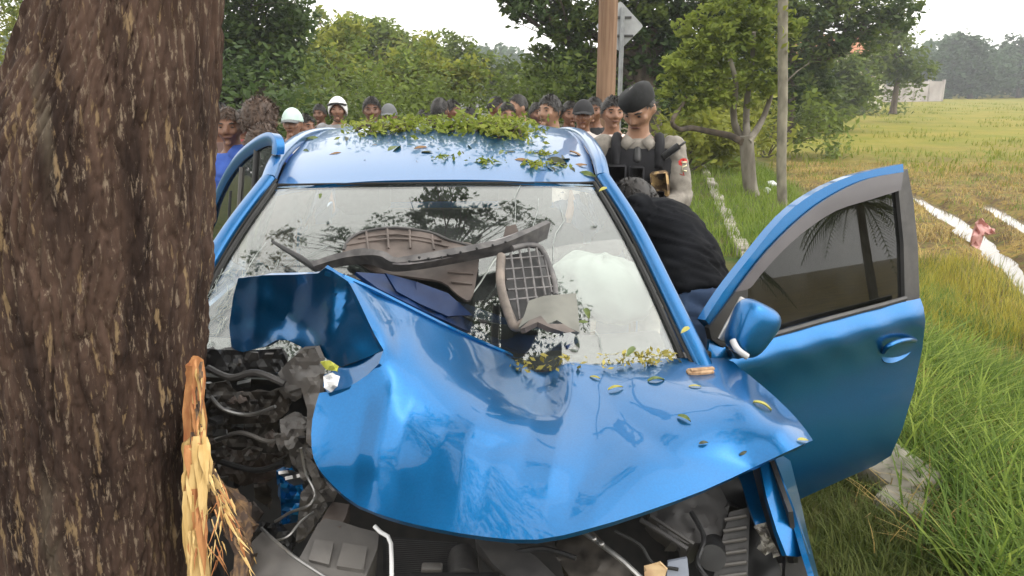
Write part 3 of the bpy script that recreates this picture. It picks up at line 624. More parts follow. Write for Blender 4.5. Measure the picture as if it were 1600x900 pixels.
# kerb stones along the verge
KST = mat('kerb_concrete', (.20, .185, .155, 1), (.36, .33, .28, 1), rough=.9, scale=9, bump=.006)
kt = thing('kerb', 'low line of weathered kerb stones in the grass', 'kerb', (edge(3), 3, 0)); rk = random.Random(9)
y = 5.8; km = None
while y < 15.6:
    L_ = rk.uniform(.52, .62)
    if rk.random() > .10:
        R = Matrix.Rotation(-math.atan(.189) + rk.uniform(-.05, .05), 3, 'Z') @ Matrix.Rotation(rk.uniform(-.04, .04), 3, 'X')
        b = B(); b.box((float(edge(y)) + rk.uniform(-.02, .02), y + L_ / 2, -.015 + rk.uniform(-.025, .02)), (.07, L_ / 2 - .01, .10), R=np.array(R), bev=.018); b.build('stone', KST, kt)
    y += L_
q = atz(1393, 755, 0.02); b = B()
stn = thing('stone_block', 'broken pale stone block in the grass under the open front door', 'stone', (q[0], q[1], 0)); b.box((q[0], q[1], .02), (.13, .17, .13), R=np.array(Matrix.Rotation(.5, 3, 'Z') @ Matrix.Rotation(.2, 3, 'X')), bev=.045); b.build('block', KST, stn)
q = atz(1388, 780, 0.02); b = B(); b.box((q[0] + .02, q[1] - .08, .0), (.09, .10, .09), R=np.array(Matrix.Rotation(.9, 3, 'Z')), bev=.03); b.build('chip', KST, stn)
# pink bag snagged by the water, and scraps of litter
q = atz(1531, 372, -.42); pb = thing('plastic_bag', 'crumpled pink plastic bag standing by the puddle in the field', 'bag', (q[0], q[1], -.5)); Yp = q[1]
PINK = mat('pink_plastic', (.52, .24, .22, 1), (.62, .36, .33, 1), rough=.5, scale=9, trans=.3)
patch('bag_body', [(1517, 388), (1521, 368), (1526, 350), (1535, 343), (1545, 352), (1556, 365), (1545, 366), (1539, 362), (1534, 378), (1530, 390)], Sheet([(1517, 388, Yp), (1535, 343, Yp + .1), (1556, 365, Yp + .25)]), PINK, pb, step=5, solid=.03, crumple=.015, freq=9)
for i, (px, py, w) in enumerate(((1205, 288, .10), (1198, 305, .06))):
    q = atz(px, py, -.2); q[2] = float(gz(q[0], q[1])) + .05; b = B(); b.box(q, (w, w * .7, .05), R=np.array(Matrix.Rotation(.6 + i, 3, 'Z') @ Matrix.Rotation(.5, 3, 'X')), bev=.02)
    tag(b.build('litter_scrap', WHITEPL, None, q), ('larger' if i == 0 else 'smaller') + ' scrap of white litter in the grass beside the thin straight trunk', 'litter')

# ================================================================ GRASS
def blades(P, L, W, lean, rng, seg=3, curve=.6, wind=None):
    """P n,3 roots; bent tapering blades"""
    N = len(P); az = rng.uniform(0, 2 * math.pi, N) if wind is None else wind + rng.normal(size=N) * .7
    dx = np.stack([np.cos(az), np.sin(az), np.zeros(N)], 1); sd = np.stack([-np.sin(az), np.cos(az), np.zeros(N)], 1)
    V = []
    for k in range(seg + 1):
        t = k / seg; h = L * (t - .35 * curve * lean * t * t); o = L * lean * (t ** 1.8)
        c = P + dx * o[:, None] + np.array((0, 0, 1)) * h[:, None]; w = W * (1 - t ** 1.5) * .5
        V += [c - sd * w[:, None], c + sd * w[:, None]] if k < seg else [c]
    n = 2 * seg + 1; V = np.stack(V, 1).reshape(-1, 3); Fs = []
    base = np.arange(N) * n
    for k in range(seg - 1): Fs.append(np.stack([base + 2 * k, base + 2 * k + 1, base + 2 * k + 3, base + 2 * k + 2], 1))
    Fs.append(np.stack([base + 2 * seg - 2, base + 2 * seg - 1, base + 2 * seg, base + 2 * seg], 1))
    return V, Fs
def grass(name, label, P, L, W, lean, m, seed, seg=3, curve=.6):
    rng = np.random.default_rng(seed); V, Fs = blades(P, L, W, lean, rng, seg, curve)
    F = [tuple(f) for A in Fs[:-1] for f in A] if False else None
    quads = np.concatenate(Fs[:-1]) if seg > 1 else np.zeros((0, 4), int); tris = Fs[-1][:, :3]
    me = bpy.data.meshes.new(name); me.vertices.add(len(V)); me.vertices.foreach_set('co', V.astype(np.float32).ravel())
    nl = quads.size + tris.size; me.loops.add(nl); me.loops.foreach_set('vertex_index', np.concatenate([quads.ravel(), tris.ravel()]).astype(np.int32))
    me.polygons.add(len(quads) + len(tris)); me.polygons.foreach_set('loop_start', np.concatenate([np.arange(len(quads)) * 4, quads.size + np.arange(len(tris)) * 3]).astype(np.int32)); me.update(calc_edges=True)
    me.polygons.foreach_set('use_smooth', np.ones(len(me.polygons), bool)); me.materials.append(m)
    o = bpy.data.objects.new(name, me); COL.objects.link(o); o['kind'] = 'stuff'; o['label'] = label; return o
G_GREEN = leaf_mat('grass_green', (.06, .115, .018), (.18, .26, .045), .45)
G_BRIGHT = leaf_mat('grass_bright', (.10, .17, .02), (.24, .30, .055), .4)
G_YEL = leaf_mat('grass_yellow', (.26, .24, .03), (.46, .40, .075), .35)
G_DRY = leaf_mat('dry_straw', (.27, .19, .06), (.50, .37, .13), .2)
G_MUD = leaf_mat('dead_straw', (.11, .075, .04), (.24, .17, .09), .2)
rng = np.random.default_rng(11)
def area(N, y0, y1, d0, d1, clump=0.0, xmax=99, pw=1.0):
    y = y0 + (y1 - y0) * rng.uniform(0, 1, N) ** pw; d = rng.uniform(d0, d1, N)
    if clump:
        k = max(1, int(N / 22)); cy = y0 + (y1 - y0) * rng.uniform(0, 1, k) ** pw; cd = rng.uniform(d0, d1, k); w = rng.integers(0, k, N)
        y = cy[w] + rng.normal(size=N) * clump; d = cd[w] + rng.normal(size=N) * clump
    x = edge(y) + d; k = x < xmax; x = x[k]; y = y[k]
    return np.stack([x, y, gz(x, y) - .01], 1)
def free(P):       # keep blades out of the water
    return P[np.minimum(pdist(P[:, 0], P[:, 1], W1), pdist(P[:, 0], P[:, 1], W2)) > .20 + .25 * rng.uniform(0, 1, len(P)) ** 2]
def U(n, a, b): return rng.uniform(a, b, n)
P = area(15000, 1.9, 5.2, .15, 2.3, .07); n = len(P); grass('tall_grass', 'long bright green grass on the bank by the car', P, U(n, .12, .36), U(n, .006, .016), U(n, .4, 1.25), G_GREEN, 1, 4)
P = area(5000, 1.9, 5.2, .2, 2.3, .05); n = len(P); grass('pale_grass', 'pale bent grass blades among the long green grass', P, U(n, .15, .38), U(n, .009, .022), U(n, .5, 1.3), leaf_mat('grass_pale', (.17, .25, .035), (.33, .40, .08), .45), 21, 4)
P = area(4000, 1.9, 6, .1, 2.3, .09); n = len(P); grass('dead_grass', 'dry brown blades lying in the grass', P, U(n, .08, .25), U(n, .004, .009), U(n, .8, 1.6), G_DRY, 22, 3)
P = area(26000, 1.9, 5.0, -.5, .7, .06); P = P[P[:, 0] > .70]; n = len(P); grass('short_grass', 'short matted grass beside the front wheel', P, U(n, .04, .13), U(n, .004, .008), U(n, .3, 1.0), leaf_mat('grass_matted', (.06, .09, .02), (.16, .17, .05), .3), 2, 3)
P = area(9000, 4.2, 9, .1, 2.2, .10); n = len(P); grass('tall_grass', 'long grass on the bank behind the open front door', P, U(n, .10, .28), U(n, .006, .013), U(n, .4, 1.2), G_GREEN, 3, 3)
P = area(16000, 7.5, 20, -2.2, 2.0, .14, pw=1.2); P = P[P[:, 0] > .9]; n = len(P); grass('verge_grass', 'bright green grass along the kerb stones', P, U(n, .08, .26), U(n, .008, .018), U(n, .2, .9), G_BRIGHT, 4, 2)  # blades vary between two bright greens
P = free(area(6500, 4.3, 9.5, 1.2, 3.0, .10)); n = len(P); grass('yellow_grass', 'yellowing grass between the bank and the stubble', P, U(n, .10, .30), U(n, .006, .011), U(n, .1, .6), G_YEL, 5, 3)
P = free(area(4500, 3.6, 9.5, 1.3, 3.3, .12)); n = len(P); grass('bank_grass', 'mixed olive grass at the foot of the bank', P, U(n, .10, .30), U(n, .006, .012), U(n, .2, .8), leaf_mat('grass_olive', (.10, .13, .025), (.25, .25, .07), .35), 6, 3)
P = free(area(30000, 4.5, 22, 2.3, 11, .12, pw=1.5)); n = len(P); grass('stubble', 'straw coloured rice stubble on the field', P, U(n, .05, .17), U(n, .006, .016), U(n, .3, 1.3), G_DRY, 7, 2)
P = free(area(15000, 4.5, 20, 2.3, 9, .14, pw=1.5)); n = len(P); grass('stubble', 'dead brown rice straw trampled in the mud', P, U(n, .05, .15), U(n, .006, .014), U(n, .5, 1.6), G_MUD, 8, 2)
P = free(area(9000, 8, 26, 2.6, 16, .16, pw=1.3)); n = len(P); grass('young_shoots', 'green shoots growing through the stubble', P, U(n, .06, .16), U(n, .008, .018), U(n, .2, .8), G_BRIGHT, 9, 2)
P = area(16000, 20, 90, 1.5, 60, .4, pw=1.7); n = len(P); grass('field_grass', 'green grass over the far part of the field', P, U(n, .10, .28), U(n, .02, .06), U(n, .2, .9), leaf_mat('grass_far', (.14, .18, .022), (.27, .27, .045), .4), 10, 2)
# ================================================================ THE CAR
_k = math.hypot(1, .05)
def C(u, v, w): return np.array((-.13 - .05 / _k * v + u / _k, v / _k + u * .05 / _k, w))
CARLOC = C(0, 3.0, 0)
car = thing('wrecked_car', 'bright blue hatchback wrecked against the thick tree trunk, bonnet buckled and doors open', 'car', CARLOC)

def roofz(u, v):
    z = np.interp(v, (2.70, 2.9, 3.1, 3.5, 3.9, 4.4, 4.75), (1.362, 1.41, 1.448, 1.495, 1.512, 1.50, 1.45)); hw = roofw(v)
    return float(z - .05 * min(1.2, abs(u) / hw) ** 2.6)
def roofw(v): return float(np.interp(v, (2.70, 3.1, 3.7, 4.75), (.565, .60, .615, .57)))
b = B(); vs = np.linspace(2.72, 4.75, 26)
def rib(u, v):
    z = roofz(u * roofw(v), v)
    for c in (-.62, -.25, .25, .62): z += .006 * math.exp(-((u - c) / .05) ** 2) * min(1, max(0, (v - 3.1) / .2))   # pressed ribs
    return C(u * roofw(v), v - .05 * (1 - u * u) * max(0, (3.3 - v) / .6), z)
b.grid(rib, np.linspace(-1, 1, 41), vs)
b.build('roof', PAINT, car, solid=-.012)

# windscreen
def ws(a, t):       # a -1..1 across, t 0 base .. 1 top
    v = 2.02 + (2.735 - 2.02) * t; w = .955 + (1.364 - .955) * t + .03 * math.sin(math.pi * t)
    hw = .715 + (.562 - .715) * t
    bow = .10 * (1 - a * a) * (1 - .35 * t)
    return C(a * hw, v - bow, w - .012 * a * a)
b = B(); b.grid(ws, np.linspace(-1, 1, 33), np.linspace(0, 1, 17)); b.build('windscreen', WGLASS, car, solid=.004)
b = B()
fr = [ws(-1, t) for t in np.linspace(0, 1, 9)] + [ws(a, 1) for a in np.linspace(-.9, .9, 15)] + [ws(1, t) for t in np.linspace(1, 0, 9)]
b.tube([f + np.array((0, -.004, .004)) for f in fr], [.008] * 9 + [.004] * 15 + [.008] * 9, 6); b.build('windscreen_seal', RUBBER, car)
bnd = B()
for t0, t1, a0, a1 in ((0, .055, -1, 1), (.988, 1, -1, 1)):
    bnd.grid(lambda a, t: ws(a, t) + np.array((0, -.0, -.006)), np.linspace(a0, a1, 24), np.linspace(t0, t1, 3))
for sg in (-1, 1):
    bnd.grid(lambda a, t: ws(a, t) + np.array((0, 0, -.006)), np.linspace(sg * .985, sg, 3), np.linspace(.05, .97, 12))
bnd.build('windscreen_border', BLACK, car, solid=.002)
# cracks run over the right half and a crushed corner by the tree
crk = B()
def crack(a0, t0, a1, t1, n=7, j=.02):
    P = []
    for i in range(n):
        q = i / (n - 1); P.append(ws(a0 + (a1 - a0) * q + random.uniform(-j, j), min(.98, max(.02, t0 + (t1 - t0) * q + random.uniform(-j, j)))) + np.array((0, -.003, .004)))
    crk.tube(P, .0008, 4)
for _ in range(4):
    a = random.uniform(-.9, -.5); t = random.uniform(.2, .85); crack(-.9, .25, a, t + random.uniform(-.1, .15))
for a0, t0, a1, t1 in ((.52, .98, .30, .35), (.62, .86, .42, .40), (.72, .8, .5, .3), (.62, .2, .7, .05)): crack(a0, t0, a1, t1)
for _ in range(150):        # crazed corner against the trunk
    a = -.985 + .30 * random.random() ** 1.5; t = random.uniform(.03, .42); an = random.uniform(0, 6.28); l_ = random.uniform(.015, .05)
    crack(a, t, max(-.99, a + l_ * math.cos(an)), min(.5, max(.02, t + 1.5 * l_ * math.sin(an))), 3, .006)
crk.build('windscreen_cracks', mat('crack_line', (.16, .19, .18, 1), (.4, .44, .42, 1), rough=.3, scale=30), car)['kind'] = 'stuff'

# pillars with the roof rails behind them
def pillar_path(sg, path):
    return smooth_line([C(sg * u, v, w) for u, v, w in path], 6)
PIL = ((.765, 1.96, .93), (.722, 2.22, 1.07), (.668, 2.52, 1.235), (.605, 2.80, 1.365))
RAIL = ((.605, 2.80, 1.365), (.618, 3.0, 1.418), (.632, 3.35, 1.455), (.640, 3.75, 1.467), (.63, 4.25, 1.45), (.60, 4.75, 1.39))
prof = [(.026 * math.copysign(abs(math.cos(t)) ** .7, math.cos(t)), .022 * math.copysign(abs(math.sin(t)) ** .7, math.sin(t))) for t in np.linspace(0, 2 * math.pi, 13)[:-1]]
for sg in (-1, 1):
    for nm, pth in (('pillar', PIL), ('roof_rail', RAIL)):
        P = pillar_path(sg, pth); b = B(); sd = []; up = []
        for i in range(len(P)):
            t = P[min(i + 1, len(P) - 1)] - P[max(i - 1, 0)]; t /= np.linalg.norm(t)
            a = np.array((1, .05, 0)) - t * np.dot((1, .05, 0), t); a /= np.linalg.norm(a); c = np.cross(a, t)
            sd.append(a); up.append(c)
        b.sweep(P, prof, sd, up); b.build(nm, PAINT, car)
    b = B(); P = pillar_path(sg, [(u - .029, v - .004, w + .002) for u, v, w in PIL]); b.tube(P, .005, 6); b.build('pillar_seal', RUBBER, car)

# interior: dashboard, seats, steering wheel, airbag, floor, rear
b = B()
b.grid(lambda a, t: C(a * .70, 2.08 + .38 * t - .08 * (1 - a * a), .90 + .05 * math.sin(math.pi * min(1, t * 1.2)) - .22 * max(0, t - .75) * 2), np.linspace(-1, 1, 21), np.linspace(0, 1, 9))
b.build('dashboard', DGREY, car, solid=.02)
for u in (-.36, .36):
    b = B(); b.box(C(u, 3.02, .42), (.25, .27, .09), bev=.06); b.build('seat_cushion', SEAT, car)
    b = B(); R = Matrix.Rotation(.30, 3, 'X').transposed()
    b.box(C(u, 3.30, .80), (.24, .07, .34), R=np.array(R).T, bev=.055); b.build('seat_back', SEAT, car)
    b = B(); b.box(C(u, 3.42, 1.22), (.12, .05, .085), bev=.04); b.build('headrest', SEAT, car)
b = B(); b.box(C(0, 4.05, .70), (.62, .08, .36), bev=.05); b.build('rear_seat', SEAT, car)
b = B(); c = C(-.36, 2.56, .93); ring = [c + .18 * np.array((math.cos(t), .25 * math.sin(t), .95 * math.sin(t))) for t in np.linspace(0, 2 * math.pi, 25)]
b.tube(ring, .014, 8); b.tube([c + np.array((-.17, 0, 0)), c, c + np.array((.17, 0, 0))], .02, 6); b.tube([c, c + np.array((0, .02, -.17))], .02, 6); b.build('steering_wheel', BLACK, car)
# burst airbag behind the glass on the passenger side
sh = B(); cc = C(.545, 2.40, 1.055)
V = []; n, m_ = 44, 30
for i in range(m_ + 1):
    t = math.pi * i / m_
    for k in range(n):
        w = 2 * math.pi * k / n; d = np.array((math.sin(t) * math.cos(w), math.sin(t) * math.sin(w), math.cos(t)))
        q = np.sign(d) * np.abs(d) ** .8 * np.array((.165, .11, .105)); q[2] -= .025 * (q[0] / .165)
        q *= 1 + .12 * (float(vnoise(w * 1.3 + 2, t * 1.7, 3)) - .5) + .05 * math.sin(5 * w + 3 * t) + .03 * math.sin(11 * w - 5 * t) + .03 * (float(vnoise(w * 5, t * 6, 9)) - .5)
        V.append(cc + q)
F = [(i * n + k, i * n + (k + 1) % n, (i + 1) * n + (k + 1) % n, (i + 1) * n + k) for i in range(m_) for k in range(n)]
sh.add(V, F).build('airbag', AIRBAG, car)
b = B()
b.grid(lambda a, t: C(a * .80, 2.1 + 3.05 * t, .26), np.linspace(-1, 1, 5), np.linspace(0, 1, 6)); b.build('floor_pan', BLACK, car, solid=.03)
b = B(); b.grid(lambda a, t: C(a * (.60 - .02 * t), 4.74 + .30 * (1 - t) - .0, .95 + .42 * t), np.linspace(-1, 1, 9), np.linspace(0, 1, 6)); b.build('rear_window', TGLASS, car, solid=.004)
b = B(); b.grid(lambda a, t: C(a * (.80 - .16 * t * t), 5.10 - .06 * (1 - t) - .06 * a * a, .30 + .66 * t), np.linspace(-1, 1, 13), np.linspace(0, 1, 8)); b.build('tailgate', PAINT, car, solid=.02)
# sides
def side(sg, v0, v1, w0, w1, nm, m, bulge=.03, parent=None):
    b = B()
    b.grid(lambda v, w: C(sg * (.80 + bulge * math.sin(math.pi * (w - .2) / .85) - max(0, w - .95) * .36), v, w), np.linspace(v0, v1, 9), np.linspace(w0, w1, 9), flip=sg < 0)
    return b.build(nm, m, parent or car, solid=.018)
side(-1, 2.10, 3.08, .28, .955, 'front_door', PAINT)
side(1, 3.12, 4.05, .28, .955, 'rear_door', PAINT); side(1, 3.14, 4.05, .96, 1.38, 'side_window', TGLASS, 0)
for sg in (-1, 1):
    side(sg, 4.07, 5.05, .45, .955, 'quarter_panel', PAINT); side(sg, 4.10, 4.75, .96, 1.33, 'quarter_window', TGLASS, 0)
    side(sg, 2.05, 4.2, .20, .275, 'sill', PAINT, .0)
    side(sg, 3.07, 3.13, .28, 1.40, 'door_post', BLACK, .01)
    for v in (1.72, 4.45):
        w = B(); cw = C(sg * .72, v, .29); tt = [(r, x) for r, x in ((.17, -.08), (.27, -.085), (.29, -.06), (.29, .06), (.27, .085), (.17, .08))]
        n = 32; V = []
        for k in range(n):
            a = 2 * math.pi * k / n
            for r, x in tt: V.append(cw + np.array((x, math.cos(a) * r, math.sin(a) * r)))
        q = len(tt); F = [(k * q + i, k * q + (i + 1) % q, ((k + 1) % n) * q + (i + 1) % q, ((k + 1) % n) * q + i) for k in range(n) for i in range(q)]
        wh = w.add(V, F).build('wheel', RUBBER, car)
        r_ = B(); r_.tube([cw + np.array((-.05, 0, 0)), cw + np.array((.05, 0, 0))], .17, 24)
        for k in range(5):
            a = 2 * math.pi * k / 5; r_.tube([cw + np.array((sg * .055, 0, 0)), cw + np.array((sg * .06, .155 * math.cos(a), .155 * math.sin(a)))], .02, 6)
        r_.build('rim', STEEL, wh)

# ---------------------------------------------------------------- the buckled bonnet
H_CTRL = [(508, 424, 1.735), (546, 436, 1.745), (600, 462, 1.80), (660, 492, 1.86), (720, 521, 1.925), (800, 556, 2.0), (880, 557, 2.03), (960, 560, 2.05), (1040, 559, 2.05), (1130, 560, 2.04),
          (1190, 605, 1.885), (1230, 640, 1.76), (1262, 675, 1.63), (1270, 690, 1.575), (1180, 728, 1.535), (1100, 765, 1.45), (1000, 800, 1.37), (920, 825, 1.315), (840, 842, 1.285), (760, 838, 1.285), (680, 826, 1.30),
          (600, 808, 1.345), (560, 790, 1.375), (520, 757, 1.43), (495, 728, 1.475), (490, 650, 1.545), (498, 615, 1.578), (540, 606, 1.578), (575, 585, 1.583), (597, 562, 1.593), (598, 546, 1.60), (585, 525, 1.622), (570, 490, 1.665), (556, 462, 1.70),
          (700, 600, 1.66), (700, 700, 1.475), (620, 650, 1.53), (800, 650, 1.62), (800, 740, 1.43), (600, 720, 1.47), (690, 560, 1.75), (900, 575, 1.965), (900, 640, 1.74), (900, 740, 1.465),
          (990, 587, 1.90), (1000, 660, 1.655), (1000, 730, 1.485), (1090, 608, 1.80), (1100, 690, 1.57), (1170, 628, 1.70), (1225, 660, 1.62), (1150, 650, 1.64),
          (1000, 572, 1.99), (1100, 585, 1.92), (1180, 612, 1.80), (840, 565, 2.0), (850, 600, 1.87)]
HOOD = Sheet(H_CTRL, 2e-4)
h_out = smooth_line([(508, 424), (545, 436), (600, 462), (660, 492), (720, 521), (800, 556)], 2) + smooth_line([(805, 558), (880, 558), (960, 561), (1040, 560), (1130, 560), (1155, 574), (1190, 602), (1230, 638), (1258, 670), (1270, 688)], 2)[:-1] + \
    smooth_line([(1270, 688), (1240, 701), (1180, 729), (1100, 766), (1000, 802), (920, 826), (840, 843), (760, 839), (680, 826), (620, 812), (560, 790), (520, 758), (496, 729), (487, 700), (488, 655), (499, 614)], 2)[:-1] + \
    smooth_line([(499, 614), (540, 606), (575, 585), (597, 562), (599, 546)], 2)[:-1] + smooth_line([(599, 546), (585, 522), (566, 482), (548, 446), (533, 430), (520, 426)], 2)
bonnet = patch('bonnet', h_out, HOOD, PAINT, car, step=7, solid=.012, auto=55, creases=[
    ([(899, 566), (884, 650), (852, 780)], 48, .021), ([(848, 556), (858, 650)], 34, -.020), ([(612, 600), (590, 700), (584, 800)], 34, .015), ([(552, 444), (590, 490), (604, 548)], 20, .010), ([(575, 452), (618, 500), (632, 580)], 24, -.012),
    ([(902, 576), (990, 668), (1058, 712), (1182, 724)], 26, -.005), ([(990, 587), (1090, 608), (1170, 628), (1266, 686)], 22, .007), ([(790, 575), (730, 690), (705, 826)], 40, .010), ([(640, 640), (760, 700), (850, 690)], 22, -.006), ([(650, 500), (700, 560), (790, 600)], 40, -.006), ([(960, 700), (900, 760), (880, 830)], 40, -.006)])
LF = Sheet([(372, 435, 1.95), (410, 431, 1.90), (450, 428, 1.84), (508, 420, 1.737), (547, 440, 1.728), (566, 480, 1.682), (599, 547, 1.602), (533, 573, 1.67), (497, 550, 1.75), (467, 540, 1.80), (433, 530, 1.86), (400, 545, 1.91), (365, 545, 1.97), (360, 490, 1.97),
            (450, 480, 1.875), (500, 480, 1.775), (480, 510, 1.82), (530, 500, 1.715), (410, 490, 1.92), (525, 455, 1.755), (515, 540, 1.715)], 1e-4)
patch('bonnet_fold', [(372, 435), (410, 430), (460, 429), (497, 427), (508, 418), (522, 425), (547, 442), (566, 480), (585, 522), (599, 547), (570, 560), (533, 573), (512, 562), (497, 551), (480, 548), (467, 540), (450, 532), (433, 531), (415, 541), (400, 545), (380, 550), (362, 546), (358, 510), (364, 465)],
      LF, PAINT, car, step=10, solid=.010, crumple=.005, freq=34, seed=4, auto=30, creases=[([(526, 424), (518, 500), (508, 550)], 18, .016), ([(548, 445), (530, 500), (515, 555)], 12, -.008), ([(470, 432), (452, 480), (440, 530)], 24, -.018), ([(410, 435), (402, 500), (390, 545)], 20, .016), ([(380, 450), (460, 490), (520, 520)], 18, .008)])
TF = Sheet([(599, 548, 1.600), (533, 574, 1.672), (513, 613, 1.572), (572, 589, 1.583), (560, 580, 1.62), (507, 590, 1.64)])
patch('bonnet_lip', [(599, 548), (566, 562), (533, 574), (506, 586), (505, 604), (513, 614), (545, 605), (572, 588), (592, 568)], TF, PAINT, car, step=10, solid=.008)
# rear edge flange of the lifted bonnet: light catching rolled edge
b = B(); e = [HOOD.p(*q) for q in smooth_line([(520, 426), (560, 443), (600, 462), (660, 492), (720, 521), (800, 556)], 4)]
b.tube(e, .007, 6); b.build('bonnet_edge', PAINT, car)
# crushed blue underside and scuttle behind the lifted edge
S1 = Sheet([(560, 420, 1.98), (640, 455, 2.03), (740, 500, 2.10), (880, 520, 2.12), (890, 540, 2.03), (800, 553, 2.03), (700, 510, 1.96)])
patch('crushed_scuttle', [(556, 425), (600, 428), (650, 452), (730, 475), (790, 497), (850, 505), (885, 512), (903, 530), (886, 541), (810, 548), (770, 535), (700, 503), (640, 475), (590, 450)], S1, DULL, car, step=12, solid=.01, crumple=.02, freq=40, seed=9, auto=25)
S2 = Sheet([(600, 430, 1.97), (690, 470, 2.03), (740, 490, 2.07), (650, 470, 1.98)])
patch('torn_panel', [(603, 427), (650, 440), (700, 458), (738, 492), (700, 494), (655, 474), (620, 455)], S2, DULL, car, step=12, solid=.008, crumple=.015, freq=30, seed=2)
S3 = Sheet([(540, 420, 1.9), (800, 540, 2.05), (900, 545, 2.07), (560, 520, 2.05)])
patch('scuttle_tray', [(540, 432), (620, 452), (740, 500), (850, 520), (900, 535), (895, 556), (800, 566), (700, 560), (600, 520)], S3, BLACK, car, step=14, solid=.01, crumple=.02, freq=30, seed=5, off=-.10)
b = B(); b.grid(lambda a, t: C(a * .74, 1.95 + .13 * t - .06 * (1 - a * a), .905 + .04 * t + .006 * math.sin(a * 60)), np.linspace(-.2, 1, 30), np.linspace(0, 1, 6)); b.build('cowl', mat('cowl_plastic', (.10, .10, .115, 1), (.2, .2, .22, 1), rough=.4, scale=20, coat=.3), car, solid=.015)

# ---------------------------------------------------------------- right wing (car's passenger side)
FN = Sheet([(1184, 731, 1.60), (1203, 722, 1.61), (1240, 790, 1.53), (1263, 862, 1.46), (1229, 868, 1.42), (1205, 800, 1.50), (1225, 800, 1.505)], 1e-4)
patch('wing', [(1182, 700), (1205, 700), (1222, 742), (1242, 795), (1263, 858), (1266, 866), (1246, 870), (1229, 868), (1214, 830), (1198, 778)], FN, PAINT, car, step=9, solid=.012)
FN2 = Sheet([(1200, 700, 1.64), (1240, 700, 1.9), (1262, 855, 1.47), (1281, 905, 1.44), (1300, 900, 1.75)])
patch('wing_side', [(1204, 700), (1235, 720), (1250, 780), (1266, 850), (1282, 912), (1276, 912), (1260, 862), (1240, 792), (1220, 740)], FN2, PAINT, car, step=9, solid=.012)
patch('wheel_arch', [(1228, 866), (1263, 862), (1280, 915), (1226, 915)], Sheet([(1245, 880, 1.52)]), BLACK, car, step=14, solid=.02)
IN = Sheet([(1157, 744, 1.66), (1173, 744, 1.66), (1197, 820, 1.55), (1217, 870, 1.5), (1192, 866, 1.5)])
patch('inner_wing', [(1152, 735), (1176, 735), (1187, 780), (1198, 818), (1181, 822), (1166, 780)], IN, PAINT, car, step=8, solid=.01, crumple=.004)
patch('broken_bracket', [(1181, 820), (1197, 816), (1205, 840), (1219, 868), (1208, 872), (1206, 862), (1196, 868), (1190, 858), (1188, 838)], Sheet([(1200, 840, 1.53)]), mat('chipped_white', (.12, .11, .10, 1), (.42, .40, .37, 1), rough=.6, scale=60, mask=(.45, .55)), car, step=7, solid=.012, crumple=.02, freq=9)
patch('wing_liner', [(1120, 740), (1165, 738), (1192, 830), (1232, 915), (1120, 915)], Sheet([(1150, 740, 1.74), (1190, 850, 1.62), (1130, 900, 1.62)]), BLACK, car, step=16, solid=.01, crumple=.015, freq=40)
patch('wing_gap', [(1172, 715), (1200, 712), (1232, 800), (1240, 880), (1210, 880)], Sheet([(1200, 780, 1.62), (1180, 720, 1.72), (1225, 880, 1.52)]), BLACK, car, step=16, solid=.01, off=-.05)

# ---------------------------------------------------------------- engine bay under the bonnet
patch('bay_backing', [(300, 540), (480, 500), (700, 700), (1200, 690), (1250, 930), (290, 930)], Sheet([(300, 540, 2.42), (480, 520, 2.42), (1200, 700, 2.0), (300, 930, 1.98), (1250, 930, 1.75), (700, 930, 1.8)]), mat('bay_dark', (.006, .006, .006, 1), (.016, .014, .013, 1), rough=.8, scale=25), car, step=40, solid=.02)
ENG = {}
def bit(nm, ol, Y, m, crump=.0, freq=22, seed=1, solid=.012, off=0.0, auto=30, step=9):
    ct = Y if isinstance(Y, list) else [(ol[0][0], ol[0][1], Y)]
    return patch(nm, ol, Sheet(ct), m, car, step=step, solid=solid, crumple=crump, freq=freq, seed=seed, off=off, auto=auto)
# crossing beam, box, radiator, motor
air = bit('air_box', [(470, 868), (484, 842), (497, 818), (508, 810), (530, 814), (560, 824), (592, 832), (590, 856), (583, 874), (566, 915), (455, 915), (462, 880)], [(470, 868, 1.42), (497, 818, 1.50), (592, 832, 1.50), (566, 915, 1.36), (455, 915, 1.38)], GREY, solid=.09)
for q in ([(492, 842), (522, 846), (514, 882), (482, 874)], [(536, 848), (574, 854), (568, 890), (526, 884)]):
    patch('raised_pad', q, Sheet([(470, 868, 1.408), (497, 818, 1.488), (592, 832, 1.488), (566, 915, 1.348), (455, 915, 1.368)]), GREY, air, step=9, solid=.012)
bit('air_duct', [(512, 795), (520, 784), (546, 788), (540, 808), (532, 824), (500, 816)], [(515, 790, 1.60), (545, 790, 1.60), (520, 822, 1.50)], BROWNPL, solid=.04)
bit('bumper_trim', [(379, 915), (386, 872), (394, 846), (411, 830), (430, 846), (455, 868), (492, 893), (525, 915)], [(394, 845, 1.50), (411, 831, 1.52), (455, 868, 1.42), (379, 915, 1.42), (525, 915, 1.34)], GREY, crump=.006, freq=40, solid=.02)
b = B(); tr = Sheet([(394, 845, 1.48), (411, 831, 1.50), (455, 868, 1.40), (379, 915, 1.40), (525, 915, 1.32)])
b.tube([tr.p(*q) for q in smooth_line([(408, 825), (422, 838), (436, 850), (460, 870), (490, 890), (530, 915)], 4)], .0035, 6); b.build('trim_bead', STEEL, car)
b = B(); b.tube([at(*q) for q in ((585, 822, 1.47), (594, 831, 1.46), (606, 838, 1.45), (611, 850, 1.44), (612, 880, 1.40), (612, 918, 1.36))], .0048, 8); b.build('coolant_pipe', WHITEPL, car)
rad = bit('radiator', [(598, 838), (660, 842), (716, 850), (716, 915), (600, 915)], [(598, 838, 1.56), (716, 850, 1.54), (600, 915, 1.46)], BLACK, solid=.03)
